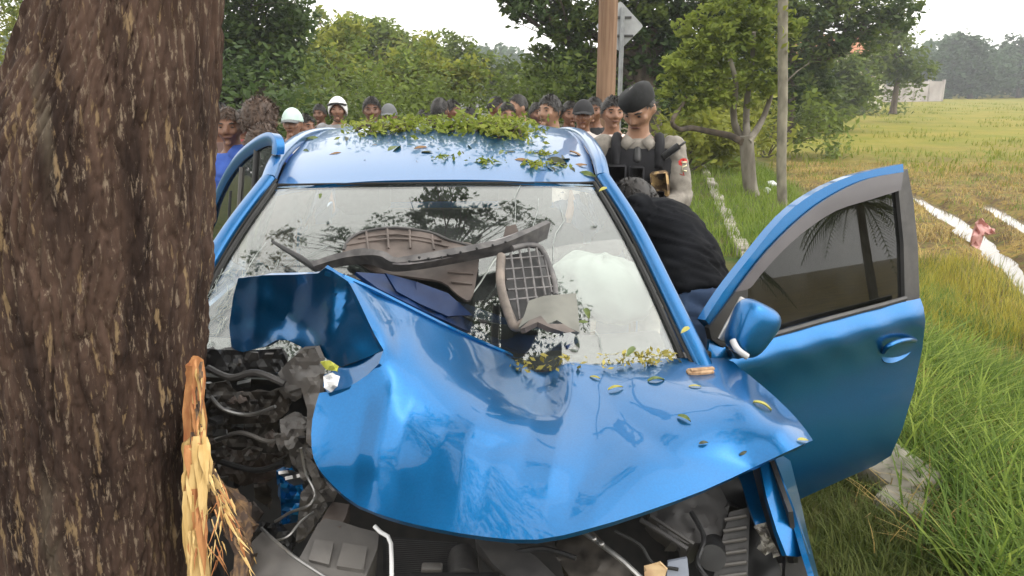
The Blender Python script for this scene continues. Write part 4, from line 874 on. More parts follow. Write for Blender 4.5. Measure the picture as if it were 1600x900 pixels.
RS = Sheet([(598, 838, 1.553), (716, 850, 1.533), (600, 915, 1.453)])
fin = B()
for i in range(24):
    y = 842 + i * 3.0; fin.tube([RS.p(604, y), RS.p(660, y + 3), RS.p(714, y + 6)], .0011, 4)
fin.build('radiator_fins', DGREY, rad)
b = B(); b.tube([at(724, 912, 1.40), at(723, 872, 1.52)], .034, 20); b.build('fan_motor', DGREY, car)
b = B(); b.box(at(675, 888, 1.43), (.022, .012, .008), bev=.003); b.build('bracket', GREY, car)
bit('latch_beam', [(742, 842), (790, 842), (836, 868), (884, 915), (806, 915), (770, 880)], [(742, 842, 1.50), (790, 842, 1.50), (884, 915, 1.36), (806, 915, 1.36)], DGREY, solid=.03, crump=.003)
bit('front_beam', [(872, 832), (925, 828), (946, 850), (1002, 915), (900, 915), (868, 870)], [(872, 832, 1.52), (1002, 915, 1.40), (880, 905, 1.42)], GRIME, solid=.03, crump=.004)
b = B(); b.tube([at(912, 832, 1.50), at(935, 847, 1.47), at(975, 878, 1.42), at(1010, 912, 1.39)], .006, 7); b.build('support_rod', STEEL, car)
b = B()
for x, y in ((928, 842), (940, 850)): b.ell(at(x, y, 1.455), (.007, .007, .006))
b.build('bolts', STEEL, car)
bit('headlamp_housing', [(1010, 795), (1060, 775), (1120, 750), (1140, 790), (1128, 845), (1075, 850), (1035, 830)], [(1010, 795, 1.62), (1120, 750, 1.70), (1128, 845, 1.58), (1035, 830, 1.56)], DGREY, solid=.05, crump=.008)
b = B(); b.tube([at(1001, 812, 1.54), at(1040, 836, 1.50), at(1074, 858, 1.47)], .006, 6); b.tube([at(1016, 806, 1.56), at(1084, 850, 1.50)], .005, 6); b.build('hood_stay', DGREY, car)
b = B(); b.tube([at(1113, 850, 1.60), at(1113, 872, 1.50)], .030, 18); b.build('filler_cap', BLACK, car)
lv = bit('vent_panel', [(1140, 800), (1172, 792), (1170, 850), (1168, 915), (1112, 915), (1124, 860)], [(1140, 800, 1.62), (1170, 850, 1.56), (1120, 915, 1.5)], DGREY, solid=.02)
LV = Sheet([(1140, 800, 1.612), (1170, 850, 1.552), (1120, 915, 1.492)])
for i in range(6):
    b = B(); y = 806 + i * 18; b.tube([LV.p(1132 - i * 2, y + 6), LV.p(1166, y)], .0045, 6); b.build('vent_rib', GREY, lv)
bit('cardboard_scrap', [(1006, 884), (1030, 878), (1042, 890), (1036, 915), (1008, 915)], 1.42, mat('tan_scrap', (.35, .22, .12, 1), (.5, .36, .2, 1), rough=.8, scale=20), crump=.01, solid=.004)
bit('grey_tray', [(1044, 878), (1074, 872), (1078, 915), (1040, 915)], 1.43, mat('blue_grey_tray', (.12, .14, .18, 1), (.2, .22, .27, 1), rough=.5, scale=10), solid=.01)
bit('lower_grille_frame', [(640, 900), (780, 900), (800, 925), (630, 925)], 1.36, BLACK, solid=.02)
# twisted metal between the trunk and the bonnet
cr = [('crushed_strip', [(434, 583), (452, 563), (474, 546), (492, 543), (500, 560), (500, 600), (497, 660), (488, 700), (478, 690), (480, 640), (470, 606), (450, 612)], [(434, 583, 1.80), (492, 543, 1.73), (498, 650, 1.60), (470, 606, 1.72)], GREY, .018),
      ('crushed_bracket', [(437, 655), (470, 648), (486, 672), (478, 712), (484, 742), (470, 748), (460, 715), (440, 690)], 1.70, GREY, .03),
      ('crushed_beam', [(322, 600), (352, 596), (370, 612), (420, 612), (448, 606), (452, 640), (430, 660), (380, 662), (340, 664), (322, 650)], 1.86, GRIME, .018),
      ('crushed_plate', [(322, 545), (380, 548), (440, 545), (452, 572), (420, 590), (350, 590), (320, 580)], 1.95, BLACK, .012),
      ('crushed_bulkhead', [(318, 655), (360, 660), (450, 652), (455, 700), (442, 740), (360, 745), (330, 720)], 1.98, GRIME, .014),
      ('torn_liner', [(332, 700), (400, 706), (440, 712), (440, 742), (380, 760), (345, 745)], 1.93, mat('brown_liner', (.03, .022, .018, 1), (.06, .045, .038, 1), rough=.6, scale=15), .02),
      ('inner_rail', [(437, 740), (452, 728), (470, 745), (478, 790), (470, 815), (440, 820)], 1.84, PAINT, .02),
      ('lower_bracket', [(470, 770), (490, 748), (512, 790), (496, 815), (478, 840), (462, 846), (466, 805)], 1.68, GREY, .02),
      ('torn_edge', [(478, 700), (489, 712), (500, 745), (520, 768), (508, 782), (492, 760), (480, 730)], 1.62, GREY, .03),
      ('bumper_remains', [(365, 842), (400, 815), (440, 818), (466, 846), (450, 866), (410, 830), (385, 850)], 1.70, BLACK, .03)]
for i, (nm, ol, Y, m, cp) in enumerate(cr): bit(nm, ol, Y, m, cp, freq=24, seed=20 + i, auto=15, step=7)
rr = random.Random(3)
mats = [GRIME, GREY, STEEL, BROWNPL, DGREY, BLACK, GRIME]
for i in range(46):            # shards and folded scraps of the crushed corner
    cx = rr.uniform(325, 488); cy = rr.uniform(555, 760) if i < 34 else rr.uniform(745, 835)
    if cx > 455 and cy < 560: continue
    n = rr.randint(4, 7); R_ = rr.uniform(7, 24); st = rr.uniform(.4, 1.3); ph = rr.uniform(0, 6)
    ol = [(cx + R_ * rr.uniform(.5, 1.2) * math.cos(ph + 2 * math.pi * k / n), cy + st * R_ * rr.uniform(.5, 1.2) * math.sin(ph + 2 * math.pi * k / n)) for k in range(n)]
    Yc = rr.uniform(1.72, 1.95) - max(0, cx - 440) * .002
    ct = [(x, y, Yc + rr.uniform(-.06, .06)) for x, y in ol]
    patch('metal_scrap', ol, Sheet(ct, .05), mats[i % 7], car, step=6, solid=rr.uniform(.003, .012), crumple=.012, freq=16, seed=60 + i, auto=20)
bit('white_chip', [(505, 588), (518, 583), (531, 588), (527, 604), (517, 613), (507, 606)], 1.565, WHITEPL, .012, freq=10, solid=.006, step=6)
bit('yellow_chip', [(500, 566), (515, 563), (529, 572), (526, 580), (510, 578)], 1.60, mat('yellow_chip', (.5, .5, .08, 1), (.35, .38, .06, 1), rough=.5), .012, freq=10, solid=.004, step=6)
for k, (P, r, m) in enumerate([([(325, 575, 1.85), (360, 590, 1.82), (400, 582, 1.8), (445, 600, 1.78)], .009, DGREY), ([(330, 690, 1.84), (375, 676, 1.8), (420, 690, 1.78), (452, 680, 1.75)], .006, GREY),
        ([(340, 720, 1.84), (400, 735, 1.8), (445, 722, 1.78)], .008, BLACK), ([(470, 700, 1.62), (478, 740, 1.62), (492, 770, 1.60), (482, 790, 1.58), (455, 800, 1.6), (430, 815, 1.62)], .0035, STEEL),
        ([(430, 845, 1.52), (450, 838, 1.52), (470, 815, 1.55), (490, 800, 1.58)], .003, STEEL), ([(330, 620, 1.80), (350, 640, 1.78), (390, 648, 1.78), (430, 635, 1.76)], .005, STEEL),
        ([(760, 850, 1.52), (800, 862, 1.47), (850, 858, 1.46), (900, 872, 1.43)], .006, BLACK), ([(1080, 800, 1.6), (1100, 840, 1.54), (1090, 880, 1.48), (1110, 910, 1.44)], .006, BLACK), ([(960, 830, 1.5), (1000, 852, 1.47), (1020, 880, 1.44), (1060, 890, 1.42)], .004, RUBBER)]):
    b = B(); b.tube(smooth_line([at(*q) for q in P], 5), r, 7); b.build('hose', m, car)

# ---------------------------------------------------------------- open front passenger door
DH = np.array((.60, 2.20, 0.0)); DD = np.array((.874, .486, 0)); DN = np.array((.486, -.874, 0.0))      # hinge, direction, outward normal
def dpl(px, py, off=0.0):
    q = onplane(px, py, DH + DN * off, DN)
    if q[2] > .94:                                    # above the belt line the door leans in
        q = onplane(px, py, DH + np.array((0, 0, .94)) + DN * off, DN + np.array((0, 0, .17)))
    return q
door = None
def dpatch(nm, ol, m, parent, off, thick, step=14, upper=True, auto=35):
    """panel lying off metres outside the door's middle plane"""
    S = Sheet([(x, y, dpl(x, y, off)[1]) for x, y in (((1120, 500), (1440, 460), (1410, 260), (1250, 340)) if upper else ((1120, 500), (1440, 475), (1390, 700), (1200, 760)))], 0)
    return patch(nm, ol, S, m, parent, step=step, solid=thick, auto=auto)
frame_out = smooth_line([(1102, 500), (1130, 456), (1170, 404), (1225, 338), (1275, 300), (1335, 273), (1411, 256)], 3)
frame_in = smooth_line([(1412, 269), (1358, 279), (1308, 301), (1258, 335), (1200, 391), (1150, 455), (1112, 512)], 3)
body = [(1112, 512), (1135, 545), (1170, 528), (1210, 523), (1300, 497), (1438, 466), (1443, 480), (1446, 503), (1441, 545), (1428, 610), (1410, 670), (1392, 712), (1368, 727), (1320, 748), (1250, 780), (1210, 790), (1170, 740), (1130, 640), (1105, 560)]
# body skin: belt swell, crease and concave flank
base = Sheet([(x, y, dpl(x, y, .03)[1]) for x, y in ((1120, 500), (1440, 460), (1390, 700), (1200, 760), (1410, 260), (1250, 340))], 0)
ct = []
for t in np.linspace(0, 1, 6):
    for fy, o in ((0, .030), (.06, .050), (.14, .066), (.24, .046), (.4, .036), (.6, .042), (.8, .045), (.95, .03), (1.05, -.01)):
        top = np.array((1120 + 320 * t, 548 - 82 * t)); bot = np.array((1170 + 220 * t, 800 - 85 * t)); q = top + (bot - top) * fy
        ct.append((q[0], q[1], dpl(q[0], q[1], o)[1]))
DSH = Sheet(ct, 1e-4)
door = patch('front_door', body, DSH, PAINT, car, step=12, solid=.012, auto=50)
door['label'] = 'open front passenger door swung out over the grass'
dpatch('door_inner', [(1118, 520), (1436, 470), (1440, 545), (1425, 608), (1405, 665), (1385, 708), (1250, 770), (1212, 780), (1175, 735), (1135, 640)], DGREY, door, -.05, .03, upper=False)
dpatch('window_frame', frame_out + frame_in, PAINT, door, .02, .035, step=8)
vis_low = smooth_line([(1408, 297), (1360, 312), (1307, 329), (1262, 358), (1225, 390), (1190, 428), (1172, 450), (1150, 456)], 3)
dpatch('rain_visor', frame_in[:-3] + vis_low[::-1], VISOR, door, .03, .006, step=9)
dpatch('window_post', [(1404, 298), (1412, 268), (1418, 264), (1427, 312), (1434, 382), (1437, 467), (1414, 470), (1412, 380)], DGREY, door, .018, .03, step=10)
dpatch('window_pane', [(1405, 290), (1360, 300), (1305, 320), (1255, 352), (1215, 392), (1165, 450), (1140, 500), (1190, 532), (1300, 505), (1416, 474), (1413, 380)], TGLASS, door, .004, .005, step=24)
dpatch('corner_cover', [(1108, 512), (1150, 455), (1169, 452), (1166, 500), (1160, 535), (1136, 548), (1112, 530)], BLACK, door, .028, .02)
b = B(); b.tube([dpl(x, y, .034) for x, y in ((1170, 530), (1205, 524), (1300, 497), (1380, 476), (1415, 466))], .009, 6); b.build('belt_strip', DGREY, door)
b = B(); b.tube([dpl(x, y, .012) for x, y in ((1406, 300), (1412, 340), (1415, 380), (1416, 468))], .006, 6); b.build('glass_channel', RUBBER, door)
# handle: dished recess with a bar over it
hp = [(1378 + 26 * (1 + math.cos(t)) , 547 - (11 * math.cos(t)) + 17 * math.sin(t)) for t in np.linspace(0, 2 * math.pi, 20)[:-1]]
HS = Sheet([(1378, 556, dpl(1378, 556, .032)[1]), (1430, 540, dpl(1430, 540, .032)[1]), (1404, 548, dpl(1404, 548, .022)[1]), (1400, 530, dpl(1400, 530, .04)[1]), (1408, 566, dpl(1408, 566, .046)[1])])
rec = patch('handle_recess', hp, HS, PAINT, door, step=8, solid=.008, off=.012)
b = B(); b.tube(smooth_line([dpl(x, y, o) for x, y, o in ((1380, 550, .045), (1388, 541, .07), (1404, 534, .076), (1420, 531, .07), (1429, 532, .045))], 4), .0095, 10); b.build('door_handle', PAINT, door)
# mirror
mc = at(1173, 514, 2.08)
V = []; n, m_ = 22, 14
R = np.array(Matrix.Rotation(math.radians(16), 3, 'Z')) @ np.array(Matrix.Rotation(math.radians(28), 3, 'Y'))
for i in range(m_ + 1):
    t = math.pi * i / m_
    for k in range(n):
        w = 2 * math.pi * k / n; d = np.array((math.sin(t) * math.cos(w), math.sin(t) * math.sin(w), math.cos(t)))
        q = np.sign(d) * np.abs(d) ** .62 * np.array((.060, .055, .080)); q[0] *= 1 + .22 * q[2] / .08; q[1] = min(q[1], .035)
        V.append(mc + R @ q)
F = [(i * n + k, i * n + (k + 1) % n, (i + 1) * n + (k + 1) % n, (i + 1) * n + k) for i in range(m_) for k in range(n)]
mb = B(); mb.add(V, F); mir = mb.build('side_mirror', PAINT, door)
b = B(); b.tube(smooth_line([mc + R @ np.array(q) for q in ((-.058, -.030, -.05), (-.045, -.050, -.066), (-.01, -.056, -.072))], 4), .010, 8); b.build('turn_signal', LAMP, mir)
b = B(); b.box(mc + R @ np.array((.0, .040, .0)), (.055, .006, .07), R=R, bev=.004); b.build('mirror_glass', STEEL, mir)
b = B(); b.tube([mc + R @ np.array((-.02, .0, -.06)), mc + np.array((-.01, .06, -.09)), dpl(1140, 548, .02)], .022, 8); b.build('mirror_foot', BLACK, mir)
b = B(); b.tube([C(.80, 2.09, .42), C(.80, 2.09, .94)], .02, 8); b.build('door_hinge_post', BLACK, car)
b = B(); b.grid(lambda v, w: C(.79, v, w), np.linspace(1.75, 2.12, 5), np.linspace(.3, .92, 5)); b.build('wing_panel', PAINT, car, solid=.012)

# ---------------------------------------------------------------- open rear door behind the trunk
RH = C(-.80, 3.12, 0); RD = np.array((-.6, .8, 0)); RN = np.array((-.8, -.6, 0.0))
def rd(l, w, off=0.0): return RH + RD * l + RN * off + np.array((0, 0, w)) + RN * (-.16 * max(0, w - .95))
b = B(); b.grid(lambda l, w: rd(l, w, .03 * math.sin(math.pi * (w - .2) / .8)), np.linspace(0, .92, 9), np.linspace(.28, .96, 8)); rdoor = b.build('rear_door', PAINT, car, solid=.05)
rdoor['label'] = 'open rear door behind the tree trunk'
def rdp(px, py):
    q = onplane(px, py, RH + np.array((0, 0, .95)), RN + np.array((0, 0, .16))); return (float(np.dot(q - RH, RD)), float(q[2]))
top = [rdp(x, y) for x, y in ((433, 240), (434, 226), (429, 218), (419, 218), (402, 227), (378, 247), (357, 277), (340, 314), (326, 355))] + [(.93, .96)]
b = B(); P = smooth_line([rd(l, w) for l, w in top], 5)
b.sweep(P, [(-.02, -.012), (.012, -.016), (.022, 0), (.012, .016), (-.02, .012)], [RN] * len(P), [np.cross(RN, (lambda t: t / np.linalg.norm(t))(P[min(i + 1, len(P) - 1)] - P[max(0, i - 1)])) * 1.6 for i in range(len(P))]); b.build('window_frame', PAINT, rdoor)
b = B(); n = len(top); V = [rd(l * .99 + .005, w - .012) for l, w in top]; V += [rd(0.012, .96)]; n += 1; b.add(V, [tuple(range(n))]); b.build('window_pane', TGLASS, rdoor, solid=.005, smooth=False)
b = B(); b.tube([rd(.004, .96), rd(.004, 1.2), rd(.004, top[0][1])], .014, 8); b.build('window_post', BLACK, rdoor)
b = B(); b.tube([rd(.17, .96), rd(.17, 1.36)], .012, 6); b.build('window_bar', GREY, rdoor)
b = B(); b.tube([rd(.30, .96), rd(.30, 1.25)], .006, 6); b.build('window_channel', BLACK, rdoor)

# ================================================================ LOOSE WRECKAGE ON THE GLASS
def gp(px, py, off):
    """a point off metres above the windscreen's middle plane at this pixel"""
    p0 = ws(0, .5) ; n = np.cross(ws(1, .5) - ws(-1, .5), ws(0, 1) - ws(0, 0)); n /= np.linalg.norm(n)
    if n[1] > 0: n = -n
    return onplane(px, py, p0 + n * off, n)
def gsheet(pts): return Sheet([(x, y, gp(x, y, o)[1]) for x, y, o in pts], 1e-4)
TRIM = mat('trim_plastic', (.055, .052, .054, 1), (.13, .122, .12, 1), rough=.55, scale=26, bump=.001, mask=(.4, .7))
base = gp(680, 400, .02)
tp = smooth_line([(490, 416), (540, 402), (590, 399), (620, 410), (700, 399), (780, 382), (825, 364), (861, 347)], 4)
lo = smooth_line([(855, 373), (830, 384), (790, 396), (710, 412), (650, 422), (610, 424), (575, 413), (530, 417), (500, 424)], 4)
ts = gsheet([(490, 420, .06), (560, 405, .07), (620, 415, .10), (700, 402, .10), (780, 388, .09), (860, 350, .07), (855, 373, .03), (700, 412, .055), (600, 424, .05)])
strip = thing('bumper_strip', 'long curved dark plastic strip torn off and lying across the windscreen', 'car part', base)
patch('strip_face', tp + lo, ts, TRIM, strip, step=8, solid=.02, crumple=.003, freq=25)
top2 = smooth_line([(505, 411), (545, 398), (590, 394), (625, 404), (700, 392), (775, 374), (815, 360)], 4)
patch('strip_top', top2 + smooth_line([(815, 368), (775, 383), (700, 400), (625, 411), (590, 401), (545, 404), (510, 414)], 4), gsheet([(505, 411, .04), (600, 396, .05), (700, 392, .07), (815, 360, .06), (700, 400, .1), (590, 401, .08), (800, 374, .09)]), mat('trim_pale', (.16, .15, .155, 1), (.26, .245, .245, 1), rough=.5, scale=40), strip, step=8, solid=.006)
b = B(); 
for x, y in ((640, 408), (670, 404), (655, 402), (700, 398), (720, 394), (690, 402), (745, 388), (770, 383), (790, 378)): b.ell(ts.p(x, y, .012), (.0045, .0045, .0045), n=8, m=5)
b.build('strip_rivets', BLACK, strip)
wiper = thing('wiper_arm', 'thin black wiper arm sticking up from the windscreen beside the bonnet fold', 'wiper', gp(460, 400, .02))
b = B(); b.tube([gp(x, y, o) for x, y, o in ((427, 378, .03), (445, 389, .035), (470, 403, .04), (497, 422, .05), (520, 428, .04))], [.005, .008, .009, .010, .008], 8); b.build('arm', BLACK, wiper)
b = B(); b.tube([gp(x, y, o) for x, y, o in ((425, 376, .02), (460, 401, .02), (500, 428, .02))], .004, 6); b.build('blade', RUBBER, wiper)
# arched ribbed undershield
arch = thing('splash_shield', 'dusty brown arched plastic shield with square ribs leaning on the windscreen', 'car part', gp(650, 400, .02))
a_out = smooth_line([(535, 392), (545, 372), (575, 360), (620, 357), (670, 364), (700, 375), (745, 385), (745, 430), (735, 468), (715, 460), (690, 440), (640, 432), (590, 425), (560, 410)], 3)
ash = gsheet([(535, 392, .03), (575, 360, .02), (670, 364, .02), (745, 385, .03), (735, 468, .06), (640, 432, .04), (640, 395, .012)])
patch('shield_skin', a_out, ash, BROWNPL, arch, step=11, solid=.006, crumple=.006, freq=30)
for P in ([(540, 383), (600, 374), (650, 375), (700, 385)], [(572, 362), (575, 390)], [(605, 358), (607, 388)], [(640, 360), (641, 388)], [(675, 367), (678, 390)], [(560, 372), (620, 366), (690, 376)], [(700, 425), (740, 428)], [(705, 440), (738, 444)]):
    b = B(); b.tube([ash.p(x, y, .006) for x, y in smooth_line(P, 3)], .004, 5); b.build('rib', BROWNPL, arch)
b = B(); b.tube([ash.p(x, y, .005) for x, y in smooth_line([(537, 391), (547, 372), (576, 360), (620, 356), (672, 363), (702, 375), (740, 385)], 4)], .005, 6); b.build('rim_bead', DGREY, arch)
# broken grille
gr = thing('broken_grille', 'broken front grille with a square mesh standing on the windscreen', 'grille', gp(820, 450, .03))
gs = gsheet([(785, 400, .10), (845, 385, .06), (865, 455, .05), (800, 505, .13), (820, 440, .085)])
b = B(); b.tube([gs.p(x, y) for x, y in smooth_line([(783, 400), (782, 440), (788, 470), (798, 498), (806, 511), (822, 502), (838, 492)], 4)], .013, 8); b.build('grille_frame', mat('brown_edge', (.085, .07, .06, 1), (.19, .155, .13, 1), rough=.6, scale=20), gr)
b = B(); b.tube([gs.p(x, y) for x, y in smooth_line([(800, 388), (825, 383), (845, 388), (856, 410), (866, 440), (868, 462)], 4)], .009, 8); b.build('grille_rim', TRIM, gr)
V_ = [(798, 396, 812, 500), (812, 392, 826, 480), (826, 388, 838, 470), (838, 388, 852, 462), (849, 394, 862, 458)]
for x0, y0, x1, y1 in V_:
    b = B(); b.tube([gs.p(x0 + (x1 - x0) * t, y0 + (y1 - y0) * t) for t in np.linspace(0, 1, 6)], .0042, 6); b.build('grille_bar', TRIM, gr)
for y in (402, 418, 434, 450, 466):
    x0 = 787 + (y - 400) * .12; x1 = min(868, 852 + (y - 400) * .28) if y < 460 else 840
    b = B(); b.tube([gs.p(x0 + (x1 - x0) * t, y + 3 - 5 * t) for t in np.linspace(0, 1, 6)], .0036, 6); b.build('grille_bar', TRIM, gr)
patch('grille_backing', [(788, 400), (845, 390), (864, 455), (840, 490), (806, 505), (792, 475)], gs, BLACK, gr, step=12, solid=.004, off=-.05)
patch('mount_tab', [(786, 372), (790, 354), (806, 350), (812, 368), (806, 378)], gsheet([(800, 362, .05)]), BROWNPL, gr, step=7, solid=.01)
cv = thing('plastic_cover', 'flat olive grey plastic cover with a jagged edge below the broken grille', 'car part', gp(865, 485, .03))
cs = gsheet([(828, 468, .12), (900, 458, .08), (906, 515, .10), (830, 505, .17), (860, 490, .15)])
patch('cover_plate', [(826, 470), (850, 462), (900, 458), (903, 482), (906, 520), (890, 512), (870, 500), (852, 508), (845, 493), (828, 500), (810, 512), (820, 490)], cs, mat('olive_plastic', (.085, .085, .072, 1), (.13, .13, .11, 1), rough=.5, scale=10), cv, step=9, solid=.012, crumple=.006)
patch('cover_flange', [(812, 514), (828, 500), (845, 493), (856, 506), (880, 506), (900, 518), (885, 520), (860, 512), (840, 503), (820, 512)], cs, BROWNPL, cv, step=8, solid=.015, off=.02, crumple=.01)
b = B(); b.tube([gp(x, y, o) for x, y, o in ((730, 470, .05), (752, 440, .05), (770, 410, .06), (790, 385, .06))], .0025, 5)
wr = b.build('wire', mat('bare_wire', (.3, .32, .3, 1), rough=.4, metal=.6), None, gp(752, 440, .05)); tag(wr, 'thin pale wire standing between the brown shield and the broken grille', 'wire')
# ================================================================ THE TREE THE CAR HIT
YT = 1.66
rows = [(-120, 70, 338), (0, 75, 333), (50, 60, 332), (100, 42, 331), (150, 18, 329), (200, -4, 327), (300, -22, 322), (420, -18, 318), (560, -10, 306), (640, -6, 300), (720, -2, 293), (800, 2, 290), (880, 4, 289), (980, -10, 292), (1090, -50, 310), (1165, -100, 345)]
prof_ = []
for py, l_, r_ in rows:
    a = at(l_, py, YT); c = at(r_, py, YT); prof_.append((a[2], (a[0] + c[0]) / 2, (c[0] - a[0]) / 2))
prof_.sort(); pz = np.array([p[0] for p in prof_]); pc = np.array([p[1] for p in prof_]); pr = np.array([p[2] for p in prof_])
big = thing('roadside_tree', 'thick rough barked tree trunk split where the blue car hit it', 'tree', (float(np.interp(0, pz, pc)), YT, 0))
zs = np.concatenate([np.linspace(-.06, .42, 30), np.linspace(.425, 2.0, 330), np.linspace(2.01, 4.2, 60)]); nth = 420; th = np.linspace(0, 2 * math.pi, nth, endpoint=False)
Z, T = np.meshgrid(zs, th, indexing='ij')
cx_ = np.interp(Z, pz, pc); rad = np.interp(Z, pz, pr); up = np.clip(Z - pz[-1], 0, None); cx_ = cx_ + up * .02; rad = rad - up * .012
arc = T * .215
# bark: long broken plates between dark furrows, wrapped without a seam by blending the last strip
def bark(a, z):
    w = (fbm(a * 9, z * 4, 21) - .47) * .05
    d1, d2, h1 = cells((a + w) * 52, (z + w * 1.2) * 6.5, 3); e1 = np.clip((d2 - d1) * 2.2, 0, 1)
    q1, q2, h2 = cells((a + w) * 140, (z + w) * 26, 5); e2 = np.clip((q2 - q1) * 2.0, 0, 1)
    return .0125 * e1 ** .5 * (.35 + .9 * h1) + .0036 * e2 ** .7 * (.4 + h2) + .006 * (fbm(a * 70, z * 24, 33) - .47) + .016 * (fbm(a * 9, z * 3.2, 44) - .47)
per = 2 * math.pi * .215; bl = np.clip((T - (2 * math.pi - .35)) / .35, 0, 1)
hgt = bark(arc, Z) * (1 - bl) + bark(arc - per, Z) * bl
scar = np.exp(-((Z - 1.52) / .18) ** 2) * np.exp(-(((T - math.radians(195) + math.pi) % (2 * math.pi) - math.pi) / .5) ** 2)
R_ = rad - .008 + hgt + .004 * scar
V = np.stack([cx_ + R_ * np.cos(T), YT + R_ * np.sin(T) * 1.02, Z], 2).reshape(-1, 3)
I = np.arange(len(zs) - 1)[:, None] * nth + np.arange(nth)[None]; J = np.arange(len(zs) - 1)[:, None] * nth + (np.arange(nth)[None] + 1) % nth
F = np.stack([I, J, J + nth, I + nth], 2).reshape(-1, 4)
def bark_mat():
    m = bpy.data.materials.new('rough_bark'); m.use_nodes = True; n = m.node_tree.nodes; l = m.node_tree.links; p = n['Principled BSDF']; p.inputs['Roughness'].default_value = .9; p.inputs['Specular IOR Level'].default_value = .25
    tc = n.new('ShaderNodeTexCoord'); mp = n.new('ShaderNodeMapping'); mp.inputs['Scale'].default_value = (1, 1, .13); l.new(tc.outputs['Object'], mp.inputs[0])
    def nz(s, d=6, r=.6):
        q = n.new('ShaderNodeTexNoise'); q.inputs['Scale'].default_value = s; q.inputs['Detail'].default_value = d; q.inputs['Roughness'].default_value = r; l.new(mp.outputs[0], q.inputs[0]); return q.outputs['Fac']
    def rg(v, a, b):
        q = n.new('ShaderNodeMapRange'); q.inputs[1].default_value = a; q.inputs[2].default_value = b; l.new(v, q.inputs[0]); return q.outputs[0]
    def mx(f, a, b):
        q = n.new('ShaderNodeMix'); q.data_type = 'RGBA'; l.new(f, q.inputs[0])
        for i, v in ((6, a), (7, b)):
            if isinstance(v, tuple): q.inputs[i].default_value = v
            else: l.new(v, q.inputs[i])
        return q.outputs[2]
    c = mx(rg(nz(14), .36, .64), (.021, .012, .009, 1), (.086, .052, .038, 1))
    c = mx(rg(nz(120, 5, .7), .565, .64), c, (.19, .145, .105, 1))
    c = mx(rg(nz(52, 5), .60, .66), c, (.21, .145, .08, 1))
    c = mx(rg(nz(6, 3), .62, .72), c, (.105, .085, .062, 1))
    l.new(c, p.inputs['Base Color'])
    bu = n.new('ShaderNodeBump'); bu.inputs['Strength'].default_value = .9; bu.inputs['Distance'].default_value = .006; l.new(nz(90, 8, .7), bu.inputs['Height']); l.new(bu.outputs[0], p.inputs['Normal'])
    return m
RB = bark_mat(); obj('trunk', V, F, RB, big)
# limbs and crown above the picture: they are what the windscreen mirrors
RAW = mat('raw_wood', (.46, .29, .095, 1), (.62, .44, .19, 1), rough=.7, scale=9, stretch=(6, 6, .5), bump=.004, bscale=40)
RAWO = mat('torn_wood', (.30, .105, .035, 1), (.5, .24, .09, 1), rough=.75, scale=14, stretch=(5, 5, .6), bump=.005, bscale=50)
def up_(x, y, z): return np.array((x, y, z))
tc_ = up_(float(np.interp(4.2, pz, pc)) + .03, YT, 4.18)
LIMBS = [[tc_, up_(-.75, 2.3, 5.2), up_(-.5, 3.4, 6.0), up_(-.2, 4.3, 6.5), up_(.1, 5.2, 6.9)], [tc_, up_(-.8, 1.2, 5.6), up_(-.4, .2, 6.8), up_(.2, -1.0, 7.6)], [tc_, up_(-1.3, 1.9, 5.5), up_(-2.3, 2.4, 6.6), up_(-3.3, 2.8, 7.4)], [tc_, up_(-.9, 1.7, 5.8), up_(-.8, 1.9, 7.6), up_(-.9, 2.2, 9.2)]]
for L in LIMBS:
    P = smooth_line(L, 5); b = B(); b.tube(P, [.15 * (1 - .8 * i / (len(P) - 1)) for i in range(len(P))], 10); b.build('limb', RB, big)
rng = np.random.default_rng(21)
